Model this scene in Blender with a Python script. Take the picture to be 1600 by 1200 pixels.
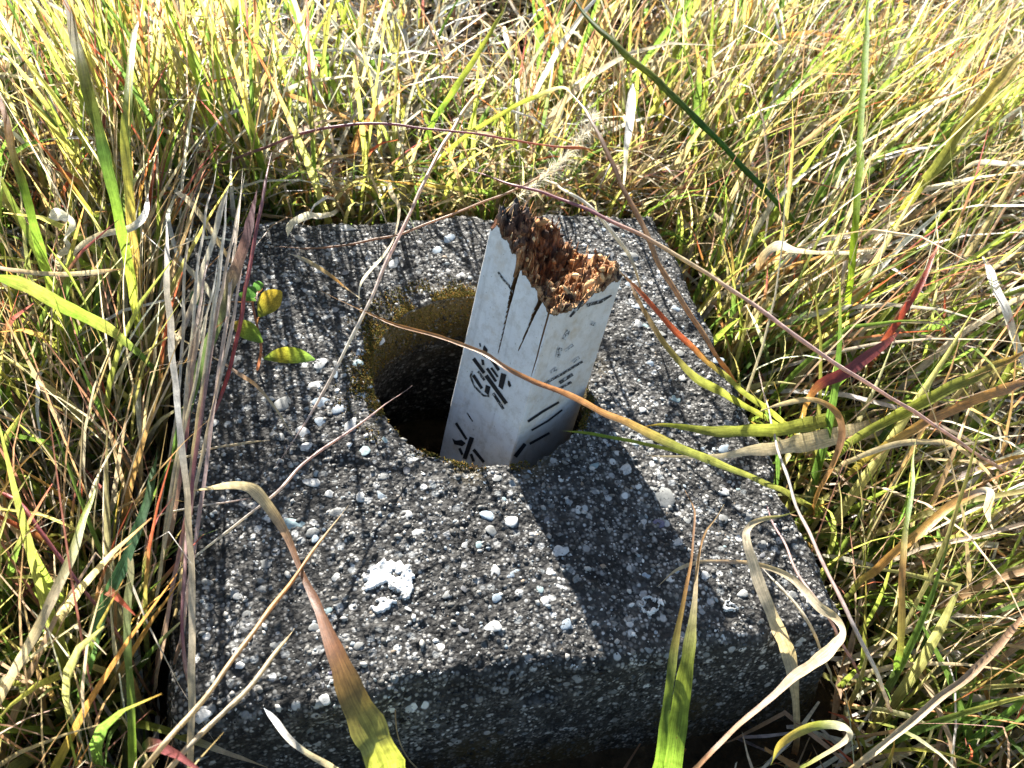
import bpy, math, random
import numpy as np
from mathutils import Vector, Matrix

for o in list(bpy.data.objects):
    bpy.data.objects.remove(o, do_unlink=True)
scene = bpy.context.scene
COL = scene.collection
rng = np.random.default_rng(7)
random.seed(7)

# ------------------------------------------------------------------ camera
CAM = np.array([-0.14419, -0.40599, 0.53317])
PITCH, YAW, ROLL, FPX = 0.86786, -0.39135, 0.23324, 1294.0      # focal length in pixels of a 1600 px wide frame
cp, sp, cy_, sy_ = math.cos(PITCH), math.sin(PITCH), math.cos(YAW), math.sin(YAW)
FW = np.array([-sy_ * cp, cy_ * cp, -sp])
R0 = np.array([cy_, sy_, 0.0]); U0 = np.cross(R0, FW)
RT = math.cos(ROLL) * R0 + math.sin(ROLL) * U0
UP = -math.sin(ROLL) * R0 + math.cos(ROLL) * U0
cam_data = bpy.data.cameras.new('camera')
cam = bpy.data.objects.new('camera', cam_data); COL.objects.link(cam)
cam.matrix_world = Matrix(((RT[0], UP[0], -FW[0], CAM[0]), (RT[1], UP[1], -FW[1], CAM[1]),
                           (RT[2], UP[2], -FW[2], CAM[2]), (0, 0, 0, 1)))
cam_data.sensor_width = 36.0
cam_data.lens = FPX / 1600 * 36.0
cam_data.clip_start = 0.02; cam_data.clip_end = 300.0
cam_data.dof.use_dof = True
cam_data.dof.focus_distance = 0.60
cam_data.dof.aperture_fstop = 14.0
scene.camera = cam

# ------------------------------------------------------------------ sky, sun, exposure
SUN = np.array([-0.31, 2.46, 1.0]); SUN /= np.linalg.norm(SUN)      # towards the sun
elev = math.asin(SUN[2]); azim = math.atan2(SUN[0], SUN[1])
world = bpy.data.worlds.new('World'); scene.world = world; world.use_nodes = True
wn = world.node_tree.nodes; wl = world.node_tree.links
bg = wn['Background']
sky = wn.new('ShaderNodeTexSky'); sky.sky_type = 'NISHITA'; sky.sun_disc = False
sky.sun_elevation = elev; sky.sun_rotation = azim
wl.new(sky.outputs[0], bg.inputs[0]); bg.inputs[1].default_value = 0.06
ld = bpy.data.lights.new('sun', 'SUN'); ld.energy = 5.0; ld.angle = math.radians(0.53); ld.color = (1.0, 0.96, 0.89)
sun = bpy.data.objects.new('sun', ld); COL.objects.link(sun)
sun.rotation_euler = Vector(SUN).to_track_quat('Z', 'Y').to_euler()
vs = scene.view_settings
vs.view_transform = 'Standard'; vs.look = 'None'; vs.gamma = 1.0; vs.use_curve_mapping = False
vs.exposure = 2.42
scene.cycles.max_bounces = 6
scene.cycles.transparent_max_bounces = 6

GZ = -0.12          # ground level; the top of the concrete block is z = 0

# ------------------------------------------------------------------ helpers
def ray(px, py):
    return (px - 800) / FPX * RT - (py - 600) / FPX * UP + FW

def at(px, py, z):
    d = ray(px, py)
    return CAM + d * ((z - CAM[2]) / d[2])

def proj(X):
    d = np.asarray(X) - CAM
    w = d @ FW
    w = np.where(w < 0.02, 0.02, w)
    return np.stack([800 + FPX * (d @ RT) / w, 600 - FPX * (d @ UP) / w], -1)

def depth(p):
    return float((np.asarray(p) - CAM) @ FW)

def h3(ix, iy, iz, seed=0):
    n = (ix.astype(np.int64) * 374761393 + iy.astype(np.int64) * 668265263 + iz.astype(np.int64) * 2147483647 + seed * 974711) & 0xffffffff
    n = ((n ^ (n >> 13)) * 1274126177) & 0xffffffff
    n = ((n ^ (n >> 16)) * 2246822519) & 0xffffffff
    return ((n ^ (n >> 15)) & 0xffffff) / float(0xffffff)

def vnoise(p, scale, seed=0):
    q = p * scale; i = np.floor(q).astype(np.int64); f = q - i; f = f * f * (3 - 2 * f)
    r = 0
    for a in (0, 1):
        for b in (0, 1):
            for c in (0, 1):
                w = (f[:, 0] if a else 1 - f[:, 0]) * (f[:, 1] if b else 1 - f[:, 1]) * (f[:, 2] if c else 1 - f[:, 2])
                r = r + w * h3(i[:, 0] + a, i[:, 1] + b, i[:, 2] + c, seed)
    return r

def cells(p, scale, seed=0):
    """cellular noise: distance to the nearest feature point and that cell's random value"""
    q = p * scale; i = np.floor(q).astype(np.int64)
    best = np.full(len(p), 9.0); val = np.zeros(len(p))
    for a in (-1, 0, 1):
        for b in (-1, 0, 1):
            for c in (-1, 0, 1):
                x, y, z = i[:, 0] + a, i[:, 1] + b, i[:, 2] + c
                fx = x + h3(x, y, z, seed + 1); fy = y + h3(x, y, z, seed + 2); fz = z + h3(x, y, z, seed + 3)
                d = np.sqrt((q[:, 0] - fx) ** 2 + (q[:, 1] - fy) ** 2 + (q[:, 2] - fz) ** 2)
                m = d < best
                best = np.where(m, d, best); val = np.where(m, h3(x, y, z, seed + 4), val)
    return best, val

def mesh_obj(name, V, F, mat, parent=None, smooth=True, cols=None, extra=None):
    """V (n,3), F (m,k) arrays; one mesh object"""
    V = np.asarray(V, dtype=np.float32)
    me = bpy.data.meshes.new(name)
    if isinstance(F, np.ndarray):
        m, k = F.shape
        me.vertices.add(len(V)); me.vertices.foreach_set('co', V.ravel())
        me.loops.add(m * k); me.loops.foreach_set('vertex_index', F.astype(np.int32).ravel())
        me.polygons.add(m)
        me.polygons.foreach_set('loop_start', np.arange(0, m * k, k, dtype=np.int32))
        me.update(calc_edges=True)
    else:
        me.from_pydata(V.tolist(), [], F)
    if smooth:
        me.polygons.foreach_set('use_smooth', np.ones(len(me.polygons), dtype=bool))
    if cols is not None:
        at_ = me.color_attributes.new('Col', 'FLOAT_COLOR', 'POINT')
        c = np.ones((len(V), 4), dtype=np.float32); c[:, :3] = cols
        at_.data.foreach_set('color', c.ravel())
    for nm, arr in (extra or {}).items():
        a2 = me.attributes.new(nm, 'FLOAT', 'POINT'); a2.data.foreach_set('value', np.asarray(arr, dtype=np.float32))
    me.validate()
    if mat is not None: me.materials.append(mat)
    o = bpy.data.objects.new(name, me); COL.objects.link(o)
    if parent is not None: o.parent = parent
    return o

def tag(o, label=None, cat=None, group=None, kind=None):
    if label: o['label'] = label
    if cat: o['category'] = cat
    if group: o['group'] = group
    if kind: o['kind'] = kind
    return o

def empty(name, loc):
    o = bpy.data.objects.new(name, None); COL.objects.link(o); o.location = loc
    o.empty_display_size = 0.02
    return o

# ------------------------------------------------------------------ materials
class NT:
    def __init__(self, name):
        self.m = bpy.data.materials.new(name); self.m.use_nodes = True
        self.t = self.m.node_tree; self.n = self.t.nodes; self.l = self.t.links
        self.b = self.n['Principled BSDF']; self.out = self.n['Material Output']
    def node(self, typ, **kw):
        nd = self.n.new(typ)
        for k, v in kw.items():
            if k in ('inp',):
                for kk, vv in v.items():
                    if hasattr(vv, 'is_linked') or isinstance(vv, bpy.types.NodeSocket): self.l.new(vv, nd.inputs[kk])
                    else: nd.inputs[kk].default_value = vv
            else: setattr(nd, k, v)
        return nd
    def link(self, a, b): self.l.new(a, b)
    def obj(self): return self.node('ShaderNodeTexCoord').outputs['Object']
    def noise(self, vec, scale, detail=3, rough=0.6):
        return self.node('ShaderNodeTexNoise', inp={'Vector': vec, 'Scale': scale, 'Detail': detail, 'Roughness': rough}).outputs[0]
    def ramp(self, fac, stops, interp='LINEAR'):
        r = self.node('ShaderNodeValToRGB'); r.color_ramp.interpolation = interp
        e = r.color_ramp.elements
        while len(e) < len(stops): e.new(0.5)
        for k, (p, c) in enumerate(stops):
            e[k].position = p; e[k].color = (*c, 1) if len(c) == 3 else c
        self.l.new(fac, r.inputs[0]); return r.outputs[0]
    def mix(self, fac, a, b, mode='MIX'):
        m = self.node('ShaderNodeMix', data_type='RGBA', blend_type=mode)
        for s, v in ((m.inputs[0], fac), (m.inputs[6], a), (m.inputs[7], b)):
            if isinstance(v, bpy.types.NodeSocket): self.l.new(v, s)
            else: s.default_value = v if not isinstance(v, tuple) else ((*v, 1) if len(v) == 3 else v)
        return m.outputs[2]
    def math(self, op, a, b=0.0, c=None):
        m = self.node('ShaderNodeMath', operation=op)
        for s, v in zip(m.inputs, (a, b) if c is None else (a, b, c)):
            if isinstance(v, bpy.types.NodeSocket): self.l.new(v, s)
            else: s.default_value = v
        return m.outputs[0]
    def attr(self, name, fac=False):
        a = self.node('ShaderNodeAttribute', attribute_name=name)
        return a.outputs['Fac'] if fac else a.outputs['Color']
    def bump(self, h, strength, dist):
        b = self.node('ShaderNodeBump', inp={'Strength': strength, 'Distance': dist, 'Height': h})
        self.l.new(b.outputs[0], self.b.inputs['Normal']); return b
    def color(self, c): 
        if isinstance(c, tuple): self.b.inputs['Base Color'].default_value = (*c, 1)
        else: self.l.new(c, self.b.inputs['Base Color'])
    def rough(self, r, spec=0.3):
        if isinstance(r, bpy.types.NodeSocket): self.l.new(r, self.b.inputs['Roughness'])
        else: self.b.inputs['Roughness'].default_value = r
        self.b.inputs['Specular IOR Level'].default_value = spec

g3 = lambda v: (v, v, v)

def mat_concrete():
    M = NT('weathered_concrete'); v = M.obj()
    vor = M.node('ShaderNodeTexVoronoi', feature='F1', inp={'Vector': v, 'Scale': 330.0, 'Randomness': 1.0})
    sepn = M.node('ShaderNodeSeparateColor', inp={0: vor.outputs['Color']})
    grain = M.ramp(sepn.outputs[0], [(0.0, g3(0.015)), (0.35, (0.045, 0.043, 0.039)), (0.6, (0.13, 0.125, 0.115)), (0.84, (0.28, 0.27, 0.25)), (1.0, (0.5, 0.49, 0.46))])
    vor2 = M.node('ShaderNodeTexVoronoi', feature='F1', inp={'Vector': v, 'Scale': 150.0, 'Randomness': 1.0})
    sep2 = M.node('ShaderNodeSeparateColor', inp={0: vor2.outputs['Color']})
    edge = M.ramp(vor.outputs['Distance'], [(0.25, g3(1)), (0.62, g3(0))])
    paste = M.ramp(M.noise(v, 90, 4), [(0.3, (0.010, 0.0095, 0.0085)), (0.55, (0.036, 0.034, 0.031)), (0.75, (0.11, 0.105, 0.096))])
    base = M.mix(edge, paste, grain)
    big = M.ramp(sep2.outputs[1], [(0.80, g3(0)), (0.86, g3(1))])
    bedge = M.ramp(vor2.outputs['Distance'], [(0.35, g3(1)), (0.5, g3(0))])
    bcol = M.ramp(sep2.outputs[0], [(0.0, (0.16, 0.17, 0.17)), (0.5, (0.32, 0.32, 0.31)), (1.0, (0.55, 0.54, 0.51))])
    base = M.mix(M.math('MULTIPLY', big, bedge), base, bcol)
    # black algae stain and cleaner abraded patches
    st = M.ramp(M.noise(v, 11, 6, 0.7), [(0.38, g3(0.35)), (0.5, g3(0.8)), (0.62, g3(1.25))])
    base = M.mix(1.0, base, st, 'MULTIPLY')
    pale = M.ramp(M.noise(v, 14, 5, 0.7), [(0.60, g3(0)), (0.75, g3(0.55))])
    base = M.mix(M.math('MULTIPLY', pale, M.ramp(M.noise(v, 240, 2), [(0.45, g3(0)), (0.6, g3(1))])), base, (0.42, 0.42, 0.41))
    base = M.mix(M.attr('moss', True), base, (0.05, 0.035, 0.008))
    M.color(base); M.rough(0.85, 0.25)
    hh = M.math('ADD', M.math('MULTIPLY', M.noise(v, 420, 4, 0.7), 0.8), M.math('MULTIPLY', vor.outputs['Distance'], -0.7))
    M.bump(hh, 0.9, 0.0022)
    return M.m

def mat_attr(name, rough=0.7, spec=0.3, bump=0.0, bscale=200, var=0.25):
    M = NT(name); v = M.obj()
    c = M.attr('Col')
    n = M.ramp(M.noise(v, bscale, 4), [(0.3, g3(1 - var)), (0.7, g3(1 + var * 0.5))])
    M.color(M.mix(1.0, c, n, 'MULTIPLY')); M.rough(rough, spec)
    if bump: M.bump(M.noise(v, bscale * 1.7, 5, 0.65), bump, 0.001)
    return M.m

def mat_pebble():
    M = NT('river_pebble'); v = M.obj()
    oi = M.node('ShaderNodeObjectInfo')
    c = oi.outputs['Color']
    n = M.ramp(M.noise(v, 1.6, 5, 0.65), [(0.3, g3(0.62)), (0.65, g3(1.05))])
    base = M.mix(1.0, c, n, 'MULTIPLY')
    wp = M.node('ShaderNodeNewGeometry').outputs['Position']
    dirt = M.ramp(M.noise(wp, 380, 4, 0.7), [(0.57, g3(0)), (0.66, g3(0.85))])
    base = M.mix(dirt, base, (0.05, 0.05, 0.047))
    M.color(base); M.rough(0.65, 0.3); M.bump(M.noise(wp, 900, 4), 0.3, 0.0006)
    return M.m

def mat_blade(name, transl, rough=0.45, spec=0.35):
    M = NT(name)
    c = M.attr('Col'); ac = M.attr('across', True); al = M.attr('along', True)
    cv = M.node('ShaderNodeCombineXYZ', inp={0: M.math('MULTIPLY', ac, 9.0), 1: M.math('MULTIPLY', al, 1.6), 2: M.attr('rnd', True)})
    st = M.ramp(M.noise(cv.outputs[0], 2.2, 3), [(0.3, g3(0.55)), (0.7, g3(1.28))])
    blot = M.ramp(M.noise(M.obj(), 140, 4, 0.7), [(0.35, g3(0.66)), (0.65, g3(1.15))])
    col = M.mix(1.0, M.mix(1.0, c, st, 'MULTIPLY'), blot, 'MULTIPLY')
    spots = M.ramp(M.noise(M.obj(), 420, 2), [(0.70, g3(0)), (0.76, g3(0.6))])
    col = M.mix(spots, col, (0.12, 0.06, 0.025))
    M.color(col); M.rough(rough, spec)
    M.bump(M.noise(cv.outputs[0], 5.0, 2), 0.35, 0.0006)
    tr = M.node('ShaderNodeBsdfTranslucent', inp={'Color': M.mix(1.0, col, (1.30, 1.26, 0.98), 'MULTIPLY')})
    mx = M.node('ShaderNodeMixShader', inp={0: transl, 1: M.b.outputs[0], 2: tr.outputs[0]})
    M.link(mx.outputs[0], M.out.inputs['Surface'])
    return M.m

def mat_post():
    M = NT('peeling_white_paint'); v = M.obj()
    mp = M.node('ShaderNodeMapping', inp={'Vector': v, 'Scale': (1.0, 1.0, 0.06)})
    grain = M.noise(mp.outputs[0], 420, 4, 0.65)
    paint = M.ramp(M.noise(v, 30, 5), [(0.3, (0.60, 0.60, 0.595)), (0.7, (0.74, 0.74, 0.73))])
    dirt = M.ramp(M.noise(v, 120, 6, 0.75), [(0.46, g3(0)), (0.70, g3(0.62))])
    paint = M.mix(dirt, paint, (0.34, 0.31, 0.265))
    run = M.ramp(M.noise(mp.outputs[0], 75, 5, 0.65), [(0.55, g3(0)), (0.72, g3(0.4))])
    paint = M.mix(run, paint, (0.22, 0.205, 0.18))
    speck = M.ramp(M.noise(v, 330, 3, 0.7), [(0.66, g3(0)), (0.71, g3(0.8))])
    paint = M.mix(speck, paint, (0.12, 0.11, 0.095))
    hair = M.ramp(grain, [(0.76, g3(0)), (0.80, g3(0.6))])
    paint = M.mix(hair, paint, (0.10, 0.075, 0.05))
    yel = M.math('ADD', M.ramp(M.noise(v, 55, 5, 0.7), [(0.55, g3(0)), (0.72, g3(0.4))]), M.math('MULTIPLY', M.attr('warm_bounce', True), M.ramp(M.noise(v, 24, 5, 0.6), [(0.3, g3(0.12)), (0.65, g3(0.42))])))  # patchy yellowing; right face also has warm light bounced off grass painted in
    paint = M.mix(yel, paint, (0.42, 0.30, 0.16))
    wood = M.ramp(grain, [(0.3, (0.035, 0.017, 0.007)), (0.7, (0.16, 0.08, 0.03))])
    raw = M.math('ADD', M.attr('raw', True), M.math('MULTIPLY', M.math('SUBTRACT', M.noise(v, 500, 4, 0.7), 0.5), 0.9))
    rawm = M.ramp(raw, [(0.47, g3(0)), (0.53, g3(1))])
    M.color(M.mix(rawm, paint, M.mix(M.math('GREATER_THAN', M.attr('raw', True), 0.5), (0.26, 0.235, 0.20), wood))); M.rough(0.55, 0.3)
    M.bump(M.math('ADD', M.math('MULTIPLY', grain, 0.5), M.math('MULTIPLY', rawm, -0.6)), 0.3, 0.0007)
    return M.m

def mat_rot():
    M = NT('rotten_wood'); v = M.obj()
    mp = M.node('ShaderNodeMapping', inp={'Vector': v, 'Scale': (1.0, 1.0, 0.25)})
    n = M.noise(mp.outputs[0], 190, 5, 0.7)
    c = M.ramp(n, [(0.28, (0.015, 0.006, 0.003)), (0.42, (0.085, 0.024, 0.009)), (0.54, (0.32, 0.115, 0.038)), (0.68, (0.62, 0.34, 0.15))])
    grey = M.ramp(M.noise(v, 45, 4), [(0.5, g3(0)), (0.66, g3(0.55))])
    c = M.mix(grey, c, (0.17, 0.15, 0.13))
    c = M.mix(M.math('MULTIPLY', M.attr('crumb', True), M.ramp(M.noise(v, 260, 4, 0.7), [(0.40, g3(0)), (0.55, g3(0.9))])), c, (0.66, 0.40, 0.19))
    c = M.mix(M.attr('char', True), c, M.ramp(n, [(0.35, g3(0.012)), (0.7, g3(0.09))]))
    M.color(c); M.rough(0.85, 0.2); M.bump(M.noise(mp.outputs[0], 420, 5, 0.75), 1.0, 0.003)
    return M.m

def mat_ink(name, keep):
    """stencil paint: black, with white paint showing where it has worn"""
    M = NT(name); v = M.obj()
    w = M.ramp(M.noise(v, 300, 5, 0.75), [(keep - 0.06, g3(0)), (keep + 0.08, g3(1))])
    M.color(M.mix(w, (0.016, 0.016, 0.018), (0.5, 0.495, 0.48))); M.rough(0.6, 0.3)
    return M.m

def mat_soil():
    M = NT('dark_soil'); v = M.obj()
    c = M.ramp(M.noise(v, 60, 6, 0.7), [(0.3, (0.018, 0.013, 0.008)), (0.6, (0.06, 0.043, 0.026)), (0.8, (0.15, 0.11, 0.065))])
    M.color(c); M.rough(0.95, 0.1); M.bump(M.noise(v, 130, 6, 0.7), 1.0, 0.01)
    return M.m

def mat_lichen():
    M = NT('white_lichen'); v = M.obj()
    c = M.ramp(M.noise(v, 260, 5, 0.7), [(0.34, (0.16, 0.16, 0.15)), (0.46, (0.5, 0.5, 0.48)), (0.6, (0.72, 0.72, 0.69))])
    M.color(c); M.rough(0.9, 0.1); M.bump(M.noise(v, 600, 4), 0.6, 0.001)
    return M.m

MC, MP, MSOIL, MLICH = mat_concrete(), mat_pebble(), mat_soil(), mat_lichen()
MGRIT = mat_attr('grit_stone', 0.75, 0.3, 0.5, 500, 0.35)
MMOSS = mat_attr('brown_moss', 0.9, 0.1, 0.0, 400, 0.3)
MGREEN = mat_blade('living_grass', 0.62, 0.5, 0.25)
MDRY = mat_blade('dry_grass', 0.40, 0.42, 0.5)
MPOST, MROT = mat_post(), mat_rot()

# ------------------------------------------------------------------ ground
gx = np.concatenate([-np.geomspace(60, 1.5, 14), np.linspace(-1.4, 2.2, 73), np.geomspace(2.4, 60, 14)])
gy = np.concatenate([-np.geomspace(60, 1.2, 14), np.linspace(-1.1, 2.6, 75), np.geomspace(2.8, 60, 14)])
X, Y = np.meshgrid(gx, gy); n1, n2 = X.shape
P0 = np.stack([X.ravel(), Y.ravel(), np.zeros(X.size)], -1)
Z = GZ - 0.012 + 0.03 * (vnoise(P0, 6, 3) - 0.5) + 0.01 * (vnoise(P0, 25, 4) - 0.5)
V = np.stack([X.ravel(), Y.ravel(), Z], -1)
I = np.arange(n1 * n2).reshape(n1, n2)
# leave the block's footprint open under the block
F = np.stack([I[:-1, :-1], I[:-1, 1:], I[1:, 1:], I[1:, :-1]], -1).reshape(-1, 4)
cen = V[F].mean(1)
F = F[~((np.abs(cen[:, 0]) < 0.19) & (np.abs(cen[:, 1]) < 0.19))]
tag(mesh_obj('ground', V, F, MSOIL), kind='structure')

# ------------------------------------------------------------------ concrete block
HC = np.array([0.0047, 0.0241]); HR = 0.0915
NTH = 840
th = np.linspace(0, 2 * np.pi, NTH, endpoint=False)
dirs = np.stack([np.cos(th), np.sin(th)], -1)
def square(half, rad):
    # distance from origin to a rounded square along every direction
    ax, ay = np.abs(dirs[:, 0]), np.abs(dirs[:, 1])
    r = half / np.maximum(ax, ay)
    c = half - rad
    b = c * (ax + ay); disc = b * b - (2 * c * c - rad * rad)
    rc = b + np.sqrt(np.maximum(disc, 0))
    px, py = rc * ax, rc * ay
    return np.where((px > c) & (py > c), rc, r)
rings = []           # each: (xy (N,2), z (N,), moss weight)
for z in np.linspace(-0.275, -0.003, 48):
    rr = HR + 0.0012 + 0.058 * (max(0, -z - 0.02) / 0.25) ** 1.1
    rings.append((HC + dirs * rr, np.full(NTH, z)))
rings.append((HC + dirs * (HR + 0.0015), np.full(NTH, -0.0015)))
top_o = square(0.2245, 0.014)[:, None] * dirs
for s in np.linspace(0, 1, 116):
    c0 = HC + dirs * (HR + 0.0032)
    rings.append((c0 * (1 - s) + top_o * s, np.full(NTH, 0.0)))
for a in (22, 45, 68, 90):
    a = math.radians(a)
    rings.append((square(0.2245 + 0.010 * math.sin(a), 0.018)[:, None] * dirs, np.full(NTH, -0.010 * (1 - math.cos(a)))))
for s in np.linspace(0.03, 1, 46):
    zz = -0.010 - s * 0.266
    rings.append((square(0.2345 + 0.050 * s, 0.020)[:, None] * dirs, np.full(NTH, zz)))
NR = len(rings)
V = np.concatenate([np.c_[xy, z] for xy, z in rings])
I = np.arange(NR * NTH).reshape(NR, NTH)
F = np.stack([I[:-1], np.roll(I[:-1], -1, 1), np.roll(I[1:], -1, 1), I[1:]], -1).reshape(-1, 4)[:, ::-1]
# vertex normals from the clean shape
G = V.reshape(NR, NTH, 3)
dth = np.roll(G, -1, 1) - np.roll(G, 1, 1)
drr = np.gradient(G, axis=0)
N = np.cross(drr.reshape(-1, 3), dth.reshape(-1, 3)); N /= np.linalg.norm(N, axis=1)[:, None] + 1e-12
d1, v1 = cells(V, 270, 11); d2, v2 = cells(V, 120, 21)
relief = 0.0013 * np.clip(0.62 - d1, -0.3, 0.6) * (0.4 + v1) + 0.0030 * np.clip(0.5 - d2, -0.12, 0.5) * (v2 > 0.55)
relief += 0.0028 * (vnoise(V, 28, 31) - 0.5) + 0.0022 * (vnoise(V, 90, 32) - 0.5) + 0.0012 * (vnoise(V, 240, 33) - 0.5)
edge_d = 0.2345 - np.maximum(np.abs(V[:, 0]), np.abs(V[:, 1]))
wear = np.clip(1 - np.abs(edge_d) / 0.016, 0, 1) * np.clip(vnoise(V, 34, 41) * 1.5 - 0.35, 0, 1) * (V[:, 2] > -0.03)
V2 = V + N * relief[:, None]
inward = -V2[:, :2] / np.linalg.norm(V2[:, :2], axis=1)[:, None]
V2[:, :2] += inward * (wear * 0.008)[:, None]
V2[:, 2] -= wear * 0.009
rd = V[:, :2] - HC; rl = np.linalg.norm(rd, axis=1); chip = np.clip(1 - np.abs(rl - HR - 0.002) / 0.009, 0, 1) * (V[:, 2] > -0.012) * np.clip(vnoise(V, 75, 45) * 2.2 - 0.85, 0, 1)
V2[:, 2] -= chip * 0.0045; V2[:, :2] += rd / rl[:, None] * (chip * 0.0025)[:, None]
rim = np.linalg.norm(V[:, :2] - HC, axis=1) - HR
moss_w = np.clip(vnoise(V, 42, 61) * 2.4 - 0.8, 0, 1) * np.clip(1 - np.abs(rim - 0.004) / 0.022, 0, 1) * 0.8
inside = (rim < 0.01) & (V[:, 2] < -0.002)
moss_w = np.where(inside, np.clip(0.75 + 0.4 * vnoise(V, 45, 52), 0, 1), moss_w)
moss_w = np.maximum(moss_w, np.clip((-V[:, 2] - 0.055) / 0.03, 0, 1) * (rim > 0.05) * np.clip(vnoise(V, 25, 53) * 1.4 - 0.3, 0, 0.8))
block = empty('concrete_block', (0, 0, GZ))
tag(block, 'black stained square concrete footing block with exposed pebbles and a round hole', 'concrete block')
def under(o, parent):
    """parent without moving"""
    o.parent = parent; o.matrix_parent_inverse = Matrix.Translation(-parent.location); return o
under(mesh_obj('body', V2, F, MC, extra={'moss': moss_w}), block)
# soil lying in the bottom of the hole
a = np.linspace(0, 2 * np.pi, 48, endpoint=False)
VV = [[HC[0], HC[1], -0.262]]; 
for r in (0.05, 0.10, 0.152):
    VV += [[HC[0] + r * math.cos(t), HC[1] + r * math.sin(t), -0.266 + 0.006 * random.random()] for t in a]
FF = [[0, 1 + i, 1 + (i + 1) % 48] for i in range(48)]
for k in range(2):
    FF += [[1 + 48 * k + i, 1 + 48 * (k + 1) + i, 1 + 48 * (k + 1) + (i + 1) % 48, 1 + 48 * k + (i + 1) % 48] for i in range(48)]
under(mesh_obj('hole_floor', np.array(VV), FF, MSOIL), block)

def surf_z(x, y):
    P = np.stack([x, y, np.zeros_like(x)], -1)
    return 0.0028 * (vnoise(P, 28, 31) - 0.5) + 0.0022 * (vnoise(P, 90, 32) - 0.5)

# --- unit stones (icosphere like, jittered)
def unit_stone(seed, sub=1):
    import bmesh
    bm = bmesh.new(); bmesh.ops.create_icosphere(bm, subdivisions=sub, radius=1.0)
    r = np.random.default_rng(seed)
    V = np.array([v.co[:] for v in bm.verts]); F = np.array([[v.index for v in f.verts] for f in bm.faces])
    bm.free()
    k = 1 + 0.20 * (vnoise(V + seed * 3.1, 1.4, seed) - 0.5) * 2
    # flatten a few sides
    for _ in range(7):
        n = r.normal(size=3); n /= np.linalg.norm(n); d = V @ n; lim = r.uniform(0.5, 0.85)
        V = V - np.where(d > lim, d - lim, 0)[:, None] * n
    return V * k[:, None], F

# grit: thousands of small grains bedded in the surface (top, edge, sides)
def scatter_surface(n):
    pick = rng.integers(0, len(F), n * 3)
    A = V2[F[pick]]
    area = np.linalg.norm(np.cross(A[:, 1] - A[:, 0], A[:, 3] - A[:, 0]), axis=1)
    keep = rng.random(n * 3) < area / np.quantile(area, 0.98)
    A = A[keep]; pick = pick[keep]
    w = rng.random((len(A), 2))
    p = A[:, 0] * ((1 - w[:, :1]) * (1 - w[:, 1:])) + A[:, 1] * (w[:, :1] * (1 - w[:, 1:])) + A[:, 2] * (w[:, :1] * w[:, 1:]) + A[:, 3] * ((1 - w[:, :1]) * w[:, 1:])
    return p, N[F[pick][:, 0]]

GREYS = np.array([(0.035, 0.033, 0.03), (0.07, 0.067, 0.06), (0.13, 0.125, 0.113), (0.22, 0.21, 0.19), (0.34, 0.33, 0.305), (0.54, 0.53, 0.50), (0.19, 0.215, 0.225), (0.26, 0.29, 0.30), (0.22, 0.17, 0.12)])
def merged_stones(name, pos, nor, size, cols, mat, parent, flat=0.6, sink=0.2):
    st = [unit_stone(s) for s in range(6)]
    Vs, Fs, Cs = [], [], []; off = 0
    for s, (sv, sf) in enumerate(st):
        m = np.arange(len(pos)) % 6 == s
        p, nn, sz, cc = pos[m], nor[m], size[m], cols[m]
        t = rng.normal(size=p.shape); t -= nn * (t * nn).sum(1, keepdims=True); t /= np.linalg.norm(t, axis=1, keepdims=True)
        b = np.cross(nn, t)
        e = rng.uniform(0.65, 1.7, (len(p), 1))
        W = (sv[None, :, 0:1] * (t * sz[:, None] * e)[:, None] + sv[None, :, 1:2] * (b * sz[:, None])[:, None]
             + (sv[None, :, 2:3] * flat + sink) * (nn * sz[:, None])[:, None]) + p[:, None]
        k = len(sv)
        Vs.append(W.reshape(-1, 3)); Cs.append(np.repeat(cc, k, 0))
        Fs.append((sf[None] + (np.arange(len(p)) * k)[:, None, None]).reshape(-1, 3) + off); off += len(p) * k
    return under(mesh_obj(name, np.concatenate(Vs), np.concatenate(Fs), mat, cols=np.concatenate(Cs), smooth=False), parent)

p, nn = scatter_surface(26000)
ok = ((p[:, 2] > -0.14) & (np.linalg.norm(p[:, :2] - HC, axis=1) > HR + 0.002)); p, nn = p[ok], nn[ok]
wgt = np.array([0.19, 0.20, 0.19, 0.18, 0.13, 0.032, 0.05, 0.03, 0.012])
ci = rng.choice(len(GREYS), len(p), p=wgt / wgt.sum())
size = rng.gamma(3.2, 0.00040, len(p)).clip(0.0005, 0.0025)
alg_shade = np.where(nn[:, 2] < 0.5, 0.26, 1.0)[:, None]                 # algae stain plus shade painted into the grit of the upright faces
tag(merged_stones('grit', p, nn, size, GREYS[ci] * rng.uniform(0.7, 1.25, (len(p), 1)) * alg_shade, MGRIT, block, 0.5, 0.08), kind='stuff')
p, nn = scatter_surface(60000)
ok = ((p[:, 2] > -0.12) & (np.linalg.norm(p[:, :2] - HC, axis=1) > HR + 0.001)); p, nn = p[ok][:42000], nn[ok][:42000]
OV = np.array([(1, 0, 0), (-1, 0, 0), (0, 1, 0), (0, -1, 0), (0, 0, 1.0)]); OF = np.array([(0, 2, 4), (2, 1, 4), (1, 3, 4), (3, 0, 4)])
sz = rng.uniform(0.0004, 0.0011, (len(p), 1)); t = np.cross(nn, rng.normal(size=nn.shape)); t /= np.linalg.norm(t, axis=1, keepdims=True); bb = np.cross(nn, t)
W3 = p[:, None] + OV[None, :, 0:1] * (t * sz * rng.uniform(.8, 1.6, sz.shape))[:, None] + OV[None, :, 1:2] * (bb * sz)[:, None] + (OV[None, :, 2:3] * 0.75 - 0.1) * (nn * sz)[:, None]
ci = rng.choice(len(GREYS), len(p), p=wgt / wgt.sum())
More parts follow.
